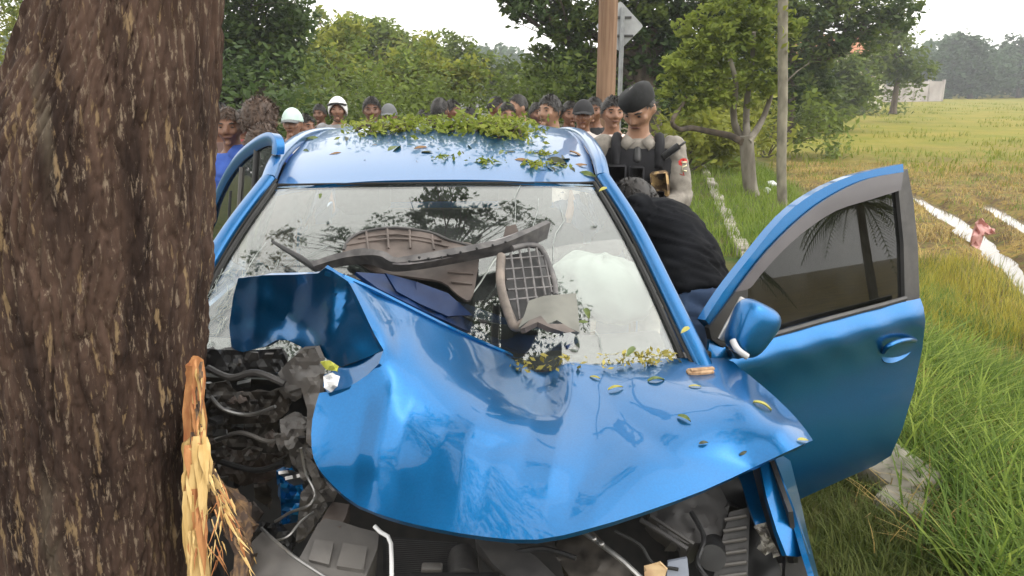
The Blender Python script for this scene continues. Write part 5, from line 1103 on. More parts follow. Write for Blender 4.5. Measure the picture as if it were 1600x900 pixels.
cl = [(up_(-.9, 6.0, 6.5), .45, 800), (up_(-.35, 6.1, 6.6), .45, 800), (up_(-.6, 5.3, 6.5), .45, 800), (up_(.05, 5.6, 6.5), .40, 520), (up_(-.3, 4.8, 6.4), .35, 240), (up_(.6, 5.9, 6.5), .30, 170), (up_(1.0, 5.6, 6.6), .28, 120), (up_(-1.5, 5.3, 6.5), .40, 240), (up_(-2.0, 4.8, 6.4), .38, 200), (up_(-2.4, 5.2, 6.5), .3, 110), (up_(-3.2, 5.2, 6.5), .42, 190), (up_(-3.6, 4.7, 6.6), .4, 150),
      (up_(.6, 2.6, 7.8), .7, 420), (up_(1.4, 3.0, 8.2), .6, 300), (up_(.1, 1.6, 7.6), .7, 420), (up_(1.2, 1.2, 8.4), .8, 420), (up_(1.9, 2.2, 8.6), .5, 200), (up_(-.6, .9, 7.3), .7, 420), (up_(2.4, 3.6, 9.0), .5, 160), (up_(-1.8, .2, 6.6), .7, 420), (up_(-1.4, -1.6, 6.4), .8, 420),
      (up_(-2.00, 2.40, 7.00), .62, 360), (up_(-1.20, 2.90, 7.20), .62, 360), (up_(-0.50, 2.20, 7.40), .62, 360), (up_(0.30, 3.20, 7.10), .62, 360), (up_(1.00, 2.40, 7.30), .62, 360), (up_(1.50, 3.40, 7.00), .62, 360), (up_(-1.90, 1.20, 7.20), .62, 360), (up_(-1.10, 1.60, 7.40), .62, 360), (up_(0.60, 0.60, 7.10), .62, 360), (up_(1.40, 0.20, 7.30), .62, 360), (up_(-0.20, -0.60, 7.00), .62, 360), (up_(-1.20, -0.60, 7.20), .62, 360), (up_(1.00, -1.00, 7.40), .62, 360), (up_(-2.20, -1.20, 7.10), .62, 360), (up_(2.00, 1.20, 7.30), .62, 360), (up_(0.10, -1.80, 7.00), .62, 360), (up_(-1.00, -2.20, 7.20), .62, 360),
      (up_(.2, -1.0, 7.7), 1.0, 900), (up_(-.3, .0, 7.1), .7, 500), (up_(-3.2, 2.8, 7.5), 1.1, 1000), (up_(-2.4, 2.2, 6.9), .8, 600), (up_(-.9, 2.2, 9.3), 1.2, 900), (up_(-1.6, -.6, 8.0), 1.1, 900), (up_(1.2, -2.2, 8.4), 1.0, 700)]
for c, R, n in cl[:12]:
    b = B()
    for _ in range(5): e = np.asarray(c) + rng.normal(size=3) * R * .7; b.tube(smooth_line([np.array((-.45, 3.6, 6.1)), (np.array((-.45, 3.6, 6.1)) + e) / 2 + rng.normal(size=3) * .08, e], 3), [.02, .017, .014, .011, .009, .007, .004], 5)
    b.build('branch', RB, big)
V, F = leaf_arrays(crown_points(cl, 1, rng, 12), .105, rng); obj('crown', V, F, L_DARK, big)

# split wood on the trunk's flank: a torn face under a fringe of fibres, and a lifted slab of bark
def splinter(nm, ol, ctrl, m, thick, crump=.003, freq=24, seed=0): return patch(nm, ol, Sheet(ctrl, .01), m, big, step=6, solid=thick, crumple=crump, freq=freq, seed=seed, auto=35)
FLAP = mat('flap_bark', (.055, .034, .024, 1), (.22, .13, .06, 1), rough=.85, scale=26, stretch=(3, 3, .6), bump=.006, bscale=60, mask=(.45, .7))
splinter('torn_wood', [(302, 572), (309, 556), (318, 562), (322, 590), (319, 625), (324, 655), (322, 700), (300, 700), (298, 640), (302, 605)], [(302, 572, 1.62), (320, 580, 1.66), (300, 690, 1.56), (324, 690, 1.62)], RAWO, .02)
splinter('raw_wood', [(291, 690), (308, 674), (322, 690), (333, 722), (330, 752), (324, 782), (322, 830), (330, 915), (298, 915), (290, 850), (286, 780), (288, 720)], [(293, 690, 1.54), (326, 690, 1.58), (332, 760, 1.52), (290, 750, 1.51), (330, 910, 1.46), (296, 910, 1.45)], RAW, .02)
splinter('bark_flap', [(322, 745), (331, 724), (345, 748), (364, 774), (386, 802), (396, 830), (388, 850), (392, 876), (380, 915), (364, 908), (366, 866), (354, 838), (340, 806), (328, 775)], [(318, 740, 1.56), (344, 752, 1.55), (395, 828, 1.46), (378, 915, 1.40), (345, 830, 1.47)], FLAP, .025, .008, 16, 4)
rr = random.Random(12)
def sliver(x, y, Yc, dx, dy, w, m, bend=0.0):
    p0 = at(x, y, Yc); p1 = at(x + dx, y + dy, Yc - rr.uniform(-.02, .04)); d = p1 - p0; s = np.cross(d, EYE - p0); s /= np.linalg.norm(s); o = (EYE - p0) / np.linalg.norm(EYE - p0)
    V = []; n = 5
    for k in range(n):
        t = k / (n - 1); ww = w * (.55 + .45 * math.sin(math.pi * min(1, t * 1.3 + .1))) * (1 - t ** 3 * .95); c = p0 + d * t + o * (bend * math.sin(math.pi * t) + rr.uniform(-.002, .002)) + s * rr.uniform(-.0012, .0012); h = ww * rr.uniform(.35, .6)
        V += [c - s * ww, c + o * h, c + s * ww, c - o * h]
    F = [(4 * k + q, 4 * k + (q + 1) % 4, 4 * k + 4 + (q + 1) % 4, 4 * k + 4 + q) for k in range(n - 1) for q in range(4)] + [(3, 2, 1, 0), (4 * n - 4, 4 * n - 3, 4 * n - 2, 4 * n - 1)]
    B().add(V, F).build('splinter', m, big, auto=25)
for i in range(46):       # upper, orange torn edge
    y = rr.uniform(560, 680); sliver(rr.uniform(300, 317), y, 1.60 - (y - 560) * .0004, rr.uniform(-5, 7), rr.uniform(25, 70), rr.uniform(.002, .006), (RAWO, RAWO, FLAP, RAW)[i % 4], .004)
for i in range(14):       # broad split boards
    y = rr.uniform(680, 820); sliver(rr.uniform(292, 318), y, 1.515 - (y - 670) * .0003, rr.uniform(-4, 8), rr.uniform(50, 110), rr.uniform(.008, .014), (RAW, RAW, RAWO)[i % 3], .004)
for i in range(70):       # middle and lower, pale wood
    y = rr.uniform(670, 860); sliver(rr.uniform(288, 322), y, 1.525 - (y - 670) * .0003, rr.uniform(-6, 10), rr.uniform(30, 90), rr.uniform(.002, .007), (RAW, RAW, RAWO, RAW, RAW)[i % 5], .004)
for i in range(62):       # fibres along the lifted slab
    t = rr.random(); x = 330 + 52 * t + rr.uniform(-10, 8); y = 735 + 120 * t + rr.uniform(-12, 20); sliver(x, y, 1.515 - .07 * t - rr.uniform(0, .02), rr.uniform(4, 26), rr.uniform(18, 60), rr.uniform(.0012, .0042), (RAW, FLAP, RAWO, FLAP, RAW)[i % 5], .004)
for i in range(22):       # loose curling strands between the two
    x = rr.uniform(312, 350); y = rr.uniform(770, 880); sliver(x, y, 1.47 - rr.uniform(0, .03), rr.uniform(-18, 22), rr.uniform(20, 55), rr.uniform(.0008, .002), (RAW, RAWO)[i % 2], rr.uniform(0, .02))

# ================================================================ LEAVES ON THE CAR
FL = {k: mat('fallen_leaf_' + k, c1, c2, rough=.45, scale=40, trans=.2) for k, c1, c2 in (('green', (.07, .11, .02, 1), (.15, .19, .04, 1)), ('yellow', (.36, .32, .05, 1), (.42, .40, .09, 1)), ('dark', (.03, .04, .018, 1), (.07, .075, .03, 1)), ('brown', (.22, .12, .05, 1), (.33, .2, .09, 1)))}
def leaf_mesh(L=.03, W=.014, curl=.004, seed=0):
    r = random.Random(seed); V = []; F = []; n = 7
    for i in range(n):
        t = i / (n - 1); w = W * math.sin(math.pi * min(1, .06 + t * .94)) ** .7 * (1 - .3 * t); z = curl * math.sin(math.pi * t) + .002
        V += [(L * (t - .5), -w, z + curl * .6), (L * (t - .5), 0, z - curl * .2), (L * (t - .5), w, z + curl * .6)]
    for i in range(n - 1): F += [(3 * i, 3 * i + 3, 3 * i + 4, 3 * i + 1), (3 * i + 1, 3 * i + 4, 3 * i + 5, 3 * i + 2)]
    return V, F
LM = {}
for k in FL:
    for s in range(3):
        V, F = leaf_mesh(.05 + .012 * s, .011 + .003 * s, .004 + .003 * s, s); LM[k, s] = mesh('fallen_leaf', V, F, FL[k])
def lay(p, n, ang, k, s, sc, label, group, cat='leaf'):
    o = bpy.data.objects.new('fallen_leaf', LM[k, s]); COL.objects.link(o)
    z = Vector(n).normalized(); x = Vector((math.cos(ang), math.sin(ang), 0)); x = (x - z * x.dot(z)).normalized(); y = z.cross(x)
    M_ = Matrix((x, y, z)).transposed().to_4x4(); M_.translation = Vector(p) + z * .002; o.matrix_world = M_ @ Matrix.Scale(sc, 4); return tag(o, label, cat, group)
def roof_at(px, py):
    lo, hi = 2.7, 4.7
    for _ in range(40):
        m_ = (lo + hi) / 2; q = at(px, py, m_); u = (q[0] + .13 + .05 * m_); 
        if q[2] > roofz(u, m_): lo = m_
        else: hi = m_
    return at(px, py, lo)
def roof_n(p):
    u = p[0] + .13 + .05 * p[1]; v = p[1]; e = .02
    n = np.array((-(roofz(u + e, v) - roofz(u - e, v)) / (2 * e), -(roofz(u, v + e) - roofz(u, v - e)) / (2 * e), 1)); return n / np.linalg.norm(n)
rl = random.Random(4)
ROOFL = [(500, 250), (478, 242), (527, 247), (568, 262), (610, 228), (617, 240), (587, 232), (532, 268), (672, 245), (690, 240), (700, 252), (722, 246), (712, 248), (640, 232), (655, 238), (792, 250), (800, 243), (785, 244), (905, 262), (880, 252), (868, 258), (845, 270), (835, 262), (860, 268), (895, 270), (918, 276), (812, 256), (745, 262), (760, 270), (490, 222), (560, 240), (628, 250), (650, 262), (875, 240), (900, 245), (545, 225), (580, 215), (735, 235)]
for i, (x, y) in enumerate(ROOFL):
    p = roof_at(x, y); lay(p, roof_n(p) + np.array((rl.uniform(-.4, .4), rl.uniform(-.5, .2), 0)), rl.uniform(0, 6), ('dark', 'green', 'brown', 'dark')[i % 4], i % 3, rl.uniform(.8, 1.5), ('dark', 'green', 'brown', 'dark')[i % 4] + ' leaf stuck on the wet roof ' + ('on the side of the tree trunk' if x < 560 else 'in the middle' if x < 720 else 'behind the broken grille' if x < 820 else 'on the side of the officer'), 'leaves scattered on the roof')
for i, (x, y, ang, k, lab) in enumerate([(930, 592, -.6, 'yellow', 'pale yellow leaf lying highest on the bonnet, toward the cracked grille cover'), (962, 609, .1, 'yellow', 'pale leaf just below the highest leaf on the bonnet'), (1025, 597, .2, 'green', 'thin leaf lying on the crease of the bonnet below the windscreen corner'), (1086, 606, -.2, 'yellow', 'pale leaf on the bonnet just below the brown bark chip'),
        (1069, 656, -.9, 'green', 'green leaf alone in the bright middle of the bonnet'), (1190, 637, -.3, 'yellow', 'yellow leaf on the bonnet crease near the open front door'), (1254, 690, .3, 'yellow', 'yellow leaf at the pointed corner of the bonnet'), (1161, 708, .7, 'dark', 'tiny dark leaf near the bonnet lip above the wing'), (1099, 694, .2, 'dark', 'tiny dark speck of leaf below the middle of the bonnet')]):
    lay(HOOD.p(x, y), HOOD.nrm(x, y), ang, k, i % 3, (.62 if i < 7 else .3), lab, 'leaves on the bonnet')
b = B(); p = HOOD.p(1094, 581, .012); b.box(p, (.036, .014, .008), R=np.array(Matrix.Rotation(.12, 3, 'Z')), bev=.005); b.box(p + np.array((.004, -.004, .009)), (.034, .006, .004), R=np.array(Matrix.Rotation(.2, 3, 'Z')), bev=.002); 
tag(b.build('bark_chip', mat('chip_wood', (.22, .12, .06, 1), (.45, .3, .18, 1), rough=.8, scale=60), None, p, auto=30), 'splintered brown bark chip lying on the bonnet below the windscreen', 'bark chip')
for i, (x, y, lab) in enumerate([(501, 308, 'green leaf stuck on the upper windscreen above the dark reflection'), (942, 298, 'yellow leaf at the upper corner of the windscreen by the officer'), (917, 492, 'green leaf on the windscreen beside the olive grey cover'), (910, 505, 'smaller green leaf below the olive grey cover edge'), (1070, 518, 'yellow leaf at the lower corner of the windscreen by the pillar'), (985, 552, 'leaf on the scuttle below the airbag')]):
    n = np.array((0, -.5, .87)); lay(gp(x, y, .022), n, rl.uniform(0, 6), ('green', 'yellow', 'green', 'green', 'yellow', 'green')[i], i % 3, .6, lab, 'leaves on the windscreen')
# leaf litter along the base of the glass
rng = np.random.default_rng(31); N = 170; aa = np.concatenate([rng.uniform(.2, .98, 70), rng.normal(.84, .05, 65), rng.normal(.36, .07, 35)]); tt_ = rng.uniform(-.02, .035, N)
P = np.array([ws(float(np.clip(a, -1, .985)), float(t)) + np.array((0, -.02, .012 + .012 * rng.random())) for a, t in zip(aa, tt_)]); V, F = leaf_arrays(P, .022, rng, up=1.2)
o = obj('leaf_litter', V, F, leaf_mat('litter_leaves', (.06, .07, .02), (.40, .34, .09), .15)); o['kind'] = 'stuff'; o['label'] = 'yellow and green leaf litter along the base of the windscreen'
# leafy branches lying on the roof
def roof_branch(label, px0, px1, y_at, n, size, seed, lm, spread):
    rng = np.random.default_rng(seed); t = thing('leafy_branch', label, 'branch', roof_at((px0 + px1) / 2, y_at((px0 + px1) / 2)), 'branches lying on the roof'); P = []
    for s in range(7):
        a = rng.uniform(px0, px1); b_ = a + rng.choice((-1, 1)) * rng.uniform(.25, .6) * (px1 - px0); b_ = min(max(b_, px0), px1)
        pts = [roof_at(a + (b_ - a) * q, y_at(a + (b_ - a) * q) + rng.normal() * 2) + np.array((0, 0, .015 + .03 * math.sin(math.pi * q))) for q in np.linspace(0, 1, 6)]
        bb = B(); bb.tube(smooth_line(pts, 3), [.006] * 15 + [.002], 5); bb.build('twig', BARK3, t); P += pts
    P = np.array(P); w = rng.integers(0, len(P), n); L = P[w] + rng.normal(size=(n, 3)) * np.array(spread); L[:, 2] = np.maximum(L[:, 2], np.array([roofz(p[0] + .13 + .05 * p[1], p[1]) for p in L]) + .008)
    V, F = leaf_arrays(L, size, rng, up=.8); obj('foliage', V, F, lm, t); return t
L_ROOF = leaf_mat('branch_leaves', (.085, .125, .02), (.25, .30, .05), .45); L_ROOFY = leaf_mat('branch_leaves_pale', (.15, .19, .03), (.34, .37, .075), .45)
roof_branch('long leafy green branch heaped along the back of the roof', 600, 800, lambda x: 206 - 3 * math.sin((x - 530) / 60), 1000, .034, 51, L_ROOF, (.07, .16, .012))
roof_branch('thin pale end of leafy branch hanging over the roof side at the helmet', 535, 640, lambda x: 214 - .06 * (x - 530), 380, .032, 52, L_ROOFY, (.04, .08, .018))
roof_branch('yellowish leafy branch tip pointing to the officer on the roof', 745, 815, lambda x: 208 + .1 * (x - 730), 480, .036, 53, L_ROOFY, (.05, .1, .028))
roof_branch('upright bushy spray of leaves behind the roof centre', 690, 770, lambda x: 207, 380, .036, 54, L_ROOF, (.06, .10, .028))
for i, (x, y, n, lab) in enumerate([(757, 258, 60, 'cluster of green leaves in the middle of the roof front'), (832, 262, 60, 'cluster of leaves above the windscreen edge, toward the officer'), (700, 252, 40, 'small dark leaf cluster left of the roof crease'), (868, 264, 40, 'dark leaf cluster near the roof corner by the officer'), (560, 200, 60, 'pale leaf cluster near the roof rail at the helmet'), (846, 245, 40, 'yellow green leaf cluster behind the roof crease')]):
    rng = np.random.default_rng(300 + i); p = roof_at(x, y); t = thing('leaf_cluster', lab, 'leaves', p, 'leaf clusters on the roof'); V, F = leaf_arrays(p + np.array((0, 0, .014)) + rng.normal(size=(n, 3)) * np.array((.03, .035, .006)), .03, rng, up=1.5); obj('foliage', V, F, L_ROOF if i % 2 == 0 else L_ROOFY, t)
    b = B(); b.tube([p + np.array((-.04, 0, .012)), p + np.array((0, .02, .02)), p + np.array((.04, .01, .012))], .002, 5); b.build('twig', BARK3, t)
# ================================================================ PEOPLE
SKIN = [mat('skin_%d' % i, c + (1,), tuple(x * 1.25 for x in c) + (1,), rough=.5, scale=9) for i, c in enumerate(((.165, .078, .046), (.21, .105, .064), (.12, .056, .033), (.26, .145, .093)))]
HAIR = mat('black_hair', (.008, .007, .007, 1), (.02, .016, .014, 1), rough=.5, scale=40, stretch=(1, 1, .2), bump=.004, bscale=120)
HAIRB = mat('brown_hair', (.035, .02, .013, 1), (.085, .05, .032, 1), rough=.55, scale=40, stretch=(1, 1, .2), bump=.004, bscale=120)
EYEM = mat('eye', (.012, .009, .008, 1), (.02, .015, .013, 1), rough=.15, scale=5); LIP = mat('lip', (.10, .038, .03, 1), rough=.5, scale=5)
def cloth(name, c, d=None, **k): return mat(name, c + (1,), (d or tuple(min(1, x * 1.35 + .004) for x in c)) + (1,), rough=.88, scale=k.pop('scale', 7), bump=.006, bscale=k.pop('bscale', 10), **k)
def unit(v): v = np.asarray(v, float); return v / (np.linalg.norm(v) + 1e-9)
def frame(t, fwd):
    """columns: right, front, along t"""
    t = unit(t); f = np.asarray(fwd, float); f = unit(f - t * f.dot(t)); return np.stack([np.cross(f, t), f, t], 1)
def limb(b, P, r, n=12):
    """tapered limb with round ends through the joints"""
    P = [np.asarray(p, float) for p in P]
    for i in range(len(P) - 1):
        a, c = P[i], P[i + 1]; t = unit(c - a); L = np.linalg.norm(c - a); Q = []; R = []
        for q in np.linspace(-1, 0, 4): Q.append(a + t * r[i] * q); R.append(r[i] * math.sqrt(max(.001, 1 - q * q)))
        for q in (.33, .66): Q.append(a + t * L * q); R.append((r[i] + (r[i + 1] - r[i]) * q) * (1 + .06 * math.sin(math.pi * q)))
        for q in np.linspace(0, 1, 4): Q.append(c + t * r[i + 1] * q); R.append(r[i + 1] * math.sqrt(max(.001, 1 - q * q)))
        b.tube(Q, R, n)
def torso(b, rings, n=22):
    """rings: (centre, frame, half width, half depth)"""
    V = []
    for c, R, a, d in rings:
        for k in range(n):
            w = 2 * math.pi * k / n; V.append(np.asarray(c) + R @ np.array((a * math.copysign(abs(math.cos(w)) ** .85, math.cos(w)), d * math.sin(w), 0)))
    F = [(i * n + k, i * n + (k + 1) % n, (i + 1) * n + (k + 1) % n, (i + 1) * n + k) for i in range(len(rings) - 1) for k in range(n)]
    F += [tuple(range(n - 1, -1, -1)), tuple(range((len(rings) - 1) * n, len(rings) * n))]; b.add(V, F)
def fuse(b, name, voxel, smooth=3, wrinkle=0.0):
    """one continuous surface out of the overlapping volumes"""
    m = mesh(name, b.V, b.F, None); bm = bmesh.new(); bm.from_mesh(m); bmesh.ops.recalc_face_normals(bm, faces=bm.faces[:]); bm.to_mesh(m); bm.free()
    o = bpy.data.objects.new(name, m); COL.objects.link(o)
    r = o.modifiers.new('r', 'REMESH'); r.mode = 'VOXEL'; r.voxel_size = voxel; r.use_smooth_shade = True
    s = o.modifiers.new('s', 'SMOOTH'); s.iterations = smooth; s.factor = .5
    dg = bpy.context.evaluated_depsgraph_get(); me = bpy.data.meshes.new_from_object(o.evaluated_get(dg)); bpy.data.objects.remove(o)
    if wrinkle:
        n = len(me.vertices); co = np.empty(n * 3, np.float32); me.vertices.foreach_get('co', co); no = np.empty(n * 3, np.float32); me.vertices.foreach_get('normal', no); co = co.reshape(-1, 3); no = no.reshape(-1, 3)
        s = co[:, 0] * 1.0 + co[:, 1] * .8; w = fbm(s * 13 + 3 * fbm(co[:, 2] * 5, s * 3, 2), co[:, 2] * 26 + s * 9, 6, 3); w = 1 - np.abs(w - .45) * 5
        co = co + no * (w * wrinkle)[:, None]; me.vertices.foreach_set('co', co.astype(np.float32).ravel()); me.update()
    me.polygons.foreach_set('use_smooth', np.ones(len(me.polygons), bool)); return me
def head_V(c, R, s=1.0, grow=0.0):
    """vertices and faces of a skull: forehead, cheeks, jaw and chin; R columns right, front, up"""
    n, m_ = 28, 20; V = []
    for i in range(m_ + 1):
        t = math.pi * i / m_
        for k in range(n):
            w = 2 * math.pi * k / n; x, y, z = math.sin(t) * math.cos(w), math.sin(t) * math.sin(w), math.cos(t)
            wx, wy = .074 + grow, .092 + grow
            if z < 0: wx *= 1 - .36 * (-z) ** 1.6; wy *= 1 - .22 * (-z) ** 2
            q = np.array((x * wx, y * wy + (.012 * (-z) if z < 0 else -.004 * z), z * (.112 + grow)))
            if y > 0 and -.75 < z < .1: q[1] -= .006 * (1 - abs(x)) * 0
            V.append(np.asarray(c) + R @ (q * s))
    F = [(i * n + k, i * n + (k + 1) % n, (i + 1) * n + (k + 1) % n, (i + 1) * n + k) for i in range(m_) for k in range(n)]
    return V, F
def head_into(b, c, R, s=1.0):
    b.add(*head_V(c, R, s)); P = lambda x, y, z: np.asarray(c) + R @ (np.array((x, y, z)) * s)
    limb(b, [P(0, .088, .018), P(0, .104, -.018), P(0, .106, -.026)], [.009 * s, .013 * s, .012 * s], 8)          # nose
    for x in (-.014, .014): b.ell(P(x, .096, -.028), (.009 * s, .009 * s, .007 * s), n=8, m=6)
    limb(b, [P(-.045, .077, .026), P(0, .089, .028), P(.045, .077, .026)], [.008 * s, .010 * s, .008 * s], 8)       # brow
    for x in (-1, 1):
        limb(b, [P(x * .050, .063, -.015), P(x * .036, .074, -.030)], [.018 * s, .016 * s], 8)                      # cheek
        b.ell(P(x * .076, -.008, -.008), (.010 * s, .022 * s, .032 * s), R=R, n=10, m=8)                            # ear
    limb(b, [P(-.020, .084, -.056), P(.020, .084, -.056)], [.010 * s, .010 * s], 8)                                 # mouth
    b.ell(P(0, .080, -.092), (.022 * s, .016 * s, .016 * s), n=10, m=8)                                             # chin
def face_bits(c, R, s=1.0):
    P = lambda x, y, z: np.asarray(c) + R @ (np.array((x, y, z)) * s); out = []
    for x in (-.033, .033): out.append(('eye', (lambda q: B().ell(P(q, .0835, .006), (.0105 * s, .005 * s, .0045 * s), R=R, n=10, m=6))(x), EYEM))
    for x in (-1, 1):
        b = B(); b.tube([P(x * .018, .094, .026), P(x * .034, .092, .031), P(x * .052, .078, .026)], [.003 * s, .0045 * s, .002 * s], 6); out.append(('eyebrow', b, HAIR))
    b = B(); b.tube([P(-.026, .090, -.057), P(-.01, .0965, -.0545), P(.01, .0965, -.0545), P(.026, .090, -.057)], [.002 * s, .0045 * s, .0045 * s, .002 * s], 6); out.append(('lips', b, LIP))
    return out
def hair_B(c, R, s=1.0, style='short', seed=0):
    b = B(); n, m_ = 30, 14; V = []; g = {'short': .009, 'big': .026, 'crop': .005}[style]; low = {'short': 1.74, 'big': 1.9, 'crop': 1.66}[style]
    for i in range(m_ + 1):
        for k in range(n):
            w = 2 * math.pi * k / n; fr = max(0, math.sin(w)); tmax = low * (1 - .44 * fr ** .8) + (.22 if math.sin(w) < -.3 else 0); t = tmax * i / m_
            x, y, z = math.sin(t) * math.cos(w), math.sin(t) * math.sin(w), math.cos(t); wx = .074; wy = .092
            if z < 0: wx *= 1 - .36 * (-z) ** 1.6; wy *= 1 - .22 * (-z) ** 2
            jag = g * (1 + .8 * (float(vnoise(w * 4 + seed, t * 5, seed)) - .4)); e = jag * (1 if i < m_ else .25)
            V.append(np.asarray(c) + R @ (np.array((x * (wx + e), y * (wy + e) - .004 * max(0, z), z * (.112 + e) + .002)) * s))
    F = [(i * n + k, i * n + (k + 1) % n, (i + 1) * n + (k + 1) % n, (i + 1) * n + k) for i in range(m_) for k in range(n)]
    b.add(V, F); rg = np.random.default_rng(seed); N = 1500 if style == 'big' else 800         # locks lying over the skull cap
    w = rg.uniform(0, 2 * math.pi, N); t = low * (1 - .44 * np.maximum(0, np.sin(w)) ** .8) * rg.uniform(0, 1, N) ** .6 * 1.02
    q = np.stack([np.sin(t) * np.cos(w) * (.074 + g), np.sin(t) * np.sin(w) * (.092 + g), np.cos(t) * (.112 + g)], 1); nr = q / np.linalg.norm(q, axis=1)[:, None]
    dn = np.stack([np.cos(t) * np.cos(w), np.cos(t) * np.sin(w), -np.sin(t)], 1) + rg.normal(size=(N, 3)) * (.75 if style == 'big' else .45) + nr * (.55 if style == 'big' else .22); dn /= np.linalg.norm(dn, axis=1)[:, None]
    sd = np.cross(dn, nr); sd /= np.linalg.norm(sd, axis=1)[:, None] + 1e-9; L = rg.uniform(.6, 1.3, (N, 1)) * {'big': .030, 'short': .024, 'crop': .014}[style]; wd = .0035
    Q = np.stack([q - sd * wd, q + sd * wd, q + dn * L * .6 + sd * wd * .8, q + dn * L + nr * -.002], 1).reshape(-1, 3); Q = np.asarray(c) + (Q * s) @ np.asarray(R).T
    b.add(Q, [tuple(range(4 * i, 4 * i + 4)) for i in range(N)])
    return b
def hand(b, wrist, d, palm_n, side, s=1.0, curl=.35):
    """palm, four fingers of different lengths and a thumb; d points along the hand, palm_n out of the palm"""
    d = unit(d); pn = unit(np.asarray(palm_n) - d * np.dot(palm_n, d)); x = np.cross(d, pn) * side; w = np.asarray(wrist)
    limb(b, [w, w + d * .035 * s, w + d * .075 * s], [.024 * s, .030 * s, .028 * s], 10)
    for o in (-.024, .024): limb(b, [w + d * .03 * s + x * o * .6 * s, w + d * .082 * s + x * o * s], [.018 * s, .015 * s], 8)
    for k, (o, L) in enumerate(((-.031, .078), (-.0105, .090), (.0105, .084), (.031, .066))):
        p = w + d * .082 * s + x * o * 1.1 * s; q = p + (d * math.cos(curl * .5) + pn * math.sin(curl * .5) + x * o * 2.2) * L * .5 * s; e = q + (d * math.cos(curl * 1.6) + pn * math.sin(curl * 1.6) + x * o) * L * .5 * s
        limb(b, [p, q, e], [.0095 * s, .0088 * s, .0075 * s], 8)
    p = w + d * .022 * s - x * .024 * s; q = p + unit(d * .65 - x * .65 + pn * .35) * .045 * s; e = q + unit(d * .85 - x * .2 + pn * .4) * .032 * s
    limb(b, [p, q, e], [.014 * s, .0115 * s, .009 * s], 8)
def stand_pose(arms='down', head_yaw=0.0, head_pitch=0.0):
    """joints of a 1.65 m figure facing -Y, feet on z = 0"""
    f = np.array((0, -1, 0.)); J = {'f': f}
    J['ring'] = [((0, .0, .80), .135, .098), ((0, .0, .88), .160, .108), ((0, -.002, .97), .148, .102), ((0, -.004, 1.06), .140, .095), ((0, -.004, 1.17), .158, .105), ((0, .0, 1.27), .170, .102), ((0, .008, 1.335), .150, .078), ((0, .012, 1.38), .085, .058), ((0, .010, 1.41), .055, .052)]
    J['neck'] = [(0, .012, 1.37), (0, -.004, 1.46)]; J['head'] = (0, -.020, 1.535)
    cy, sy = math.cos(head_yaw), math.sin(head_yaw); ff = np.array((sy, -cy, 0)); cp, sp = math.cos(head_pitch), math.sin(head_pitch); fw = ff * cp + np.array((0, 0, -sp)); upv = ff * sp + np.array((0, 0, cp)); J['HR'] = np.stack([np.cross(fw, upv), fw, upv], 1)
    J['legs'] = [[(s * .085, 0, .84), (s * .095, -.012, .46), (s * .10, .012, .085)] for s in (-1, 1)]; J['feet'] = [[(s * .10, .03, .045), (s * .115, -.13, .03)] for s in (-1, 1)]
    if arms == 'down': J['arms'] = [[(s * .175, .008, 1.335), (s * .225, .03, 1.07), (s * .225, -.035, .84)] for s in (-1, 1)]
    elif arms == 'hips': J['arms'] = [[(s * .175, .008, 1.335), (s * .30, .06, 1.10), (s * .17, -.03, .96)] for s in (-1, 1)]
    elif arms == 'front': J['arms'] = [[(s * .175, .0, 1.335), (s * .235, -.03, 1.08), (s * .10, -.22, 1.02)] for s in (-1, 1)]
    return J
def rings_of(J, g=0.0, a=0, z=None):
    R = J.get('ringR') or [np.stack([np.array((-1, 0, 0)) * -1, J['f'], np.array((0, 0, 1))], 1)] * len(J['ring'])
    return [(c, R[i], w + g, d + g) for i, (c, w, d) in enumerate(J['ring'])]
def body_mesh(J, name='body', voxel=.0095):
    b = B(); torso(b, rings_of(J)); limb(b, J['neck'], [.056, .052]); head_into(b, J['head'], J['HR'])
    for i, (L, Ft) in enumerate(zip(J['legs'], J['feet'])): limb(b, L, [.082, .055, .040], 14); limb(b, Ft, [.042, .034])
    for i, A in enumerate(J['arms']):
        limb(b, A, [.050, .040, .028], 12); d = unit(np.array(A[2]) - np.array(A[1])); sd = -1 if i == 0 else 1
        hand(b, A[2], d, np.array((-sd, 0, 0)) if abs(d[2]) > .6 else np.array((0, 0, -1.)), -sd if abs(d[2]) > .6 else sd)
    return fuse(b, name, voxel)
def shirt_mesh(J, sleeve='short', g=.014, name='shirt', low=0):
    b = B(); torso(b, [(c, R, w, d) for c, R, w, d in rings_of(J, g)][low:8])
    for A in J['arms']:
        A = [np.array(p) for p in A]
        if sleeve == 'short': limb(b, [A[0], A[0] + (A[1] - A[0]) * .72], [.064, .060], 14)
        elif sleeve == 'long': limb(b, [A[0], A[1], A[1] + (A[2] - A[1]) * .93], [.066, .056, .044], 14)
        elif sleeve == 'none': limb(b, [A[0] + (np.array(J['ring'][6][0]) - A[0]) * .55, np.array(J['ring'][6][0])], [.05, .07])
    return fuse(b, name, .0115, 4, .0065 if name == 'shirt' else .011)
def trouser_mesh(J, nr=4):
    b = B(); torso(b, rings_of(J, .012)[:nr])
    for L in J['legs']: L = [np.array(p) for p in L]; limb(b, [L[0], L[1], L[1] + (L[2] - L[1]) * .94], [.100, .074, .062], 14)
    return fuse(b, 'trousers', .013, 4, .008)
def shoe_mesh(J, i):
    b = B(); Ft = [np.array(p) for p in J['feet'][i]]; limb(b, [Ft[0] + np.array((0, .0, .01)), Ft[0], Ft[1]], [.050, .05, .044]); return fuse(b, 'shoe', .012, 2)
PROTO = {}
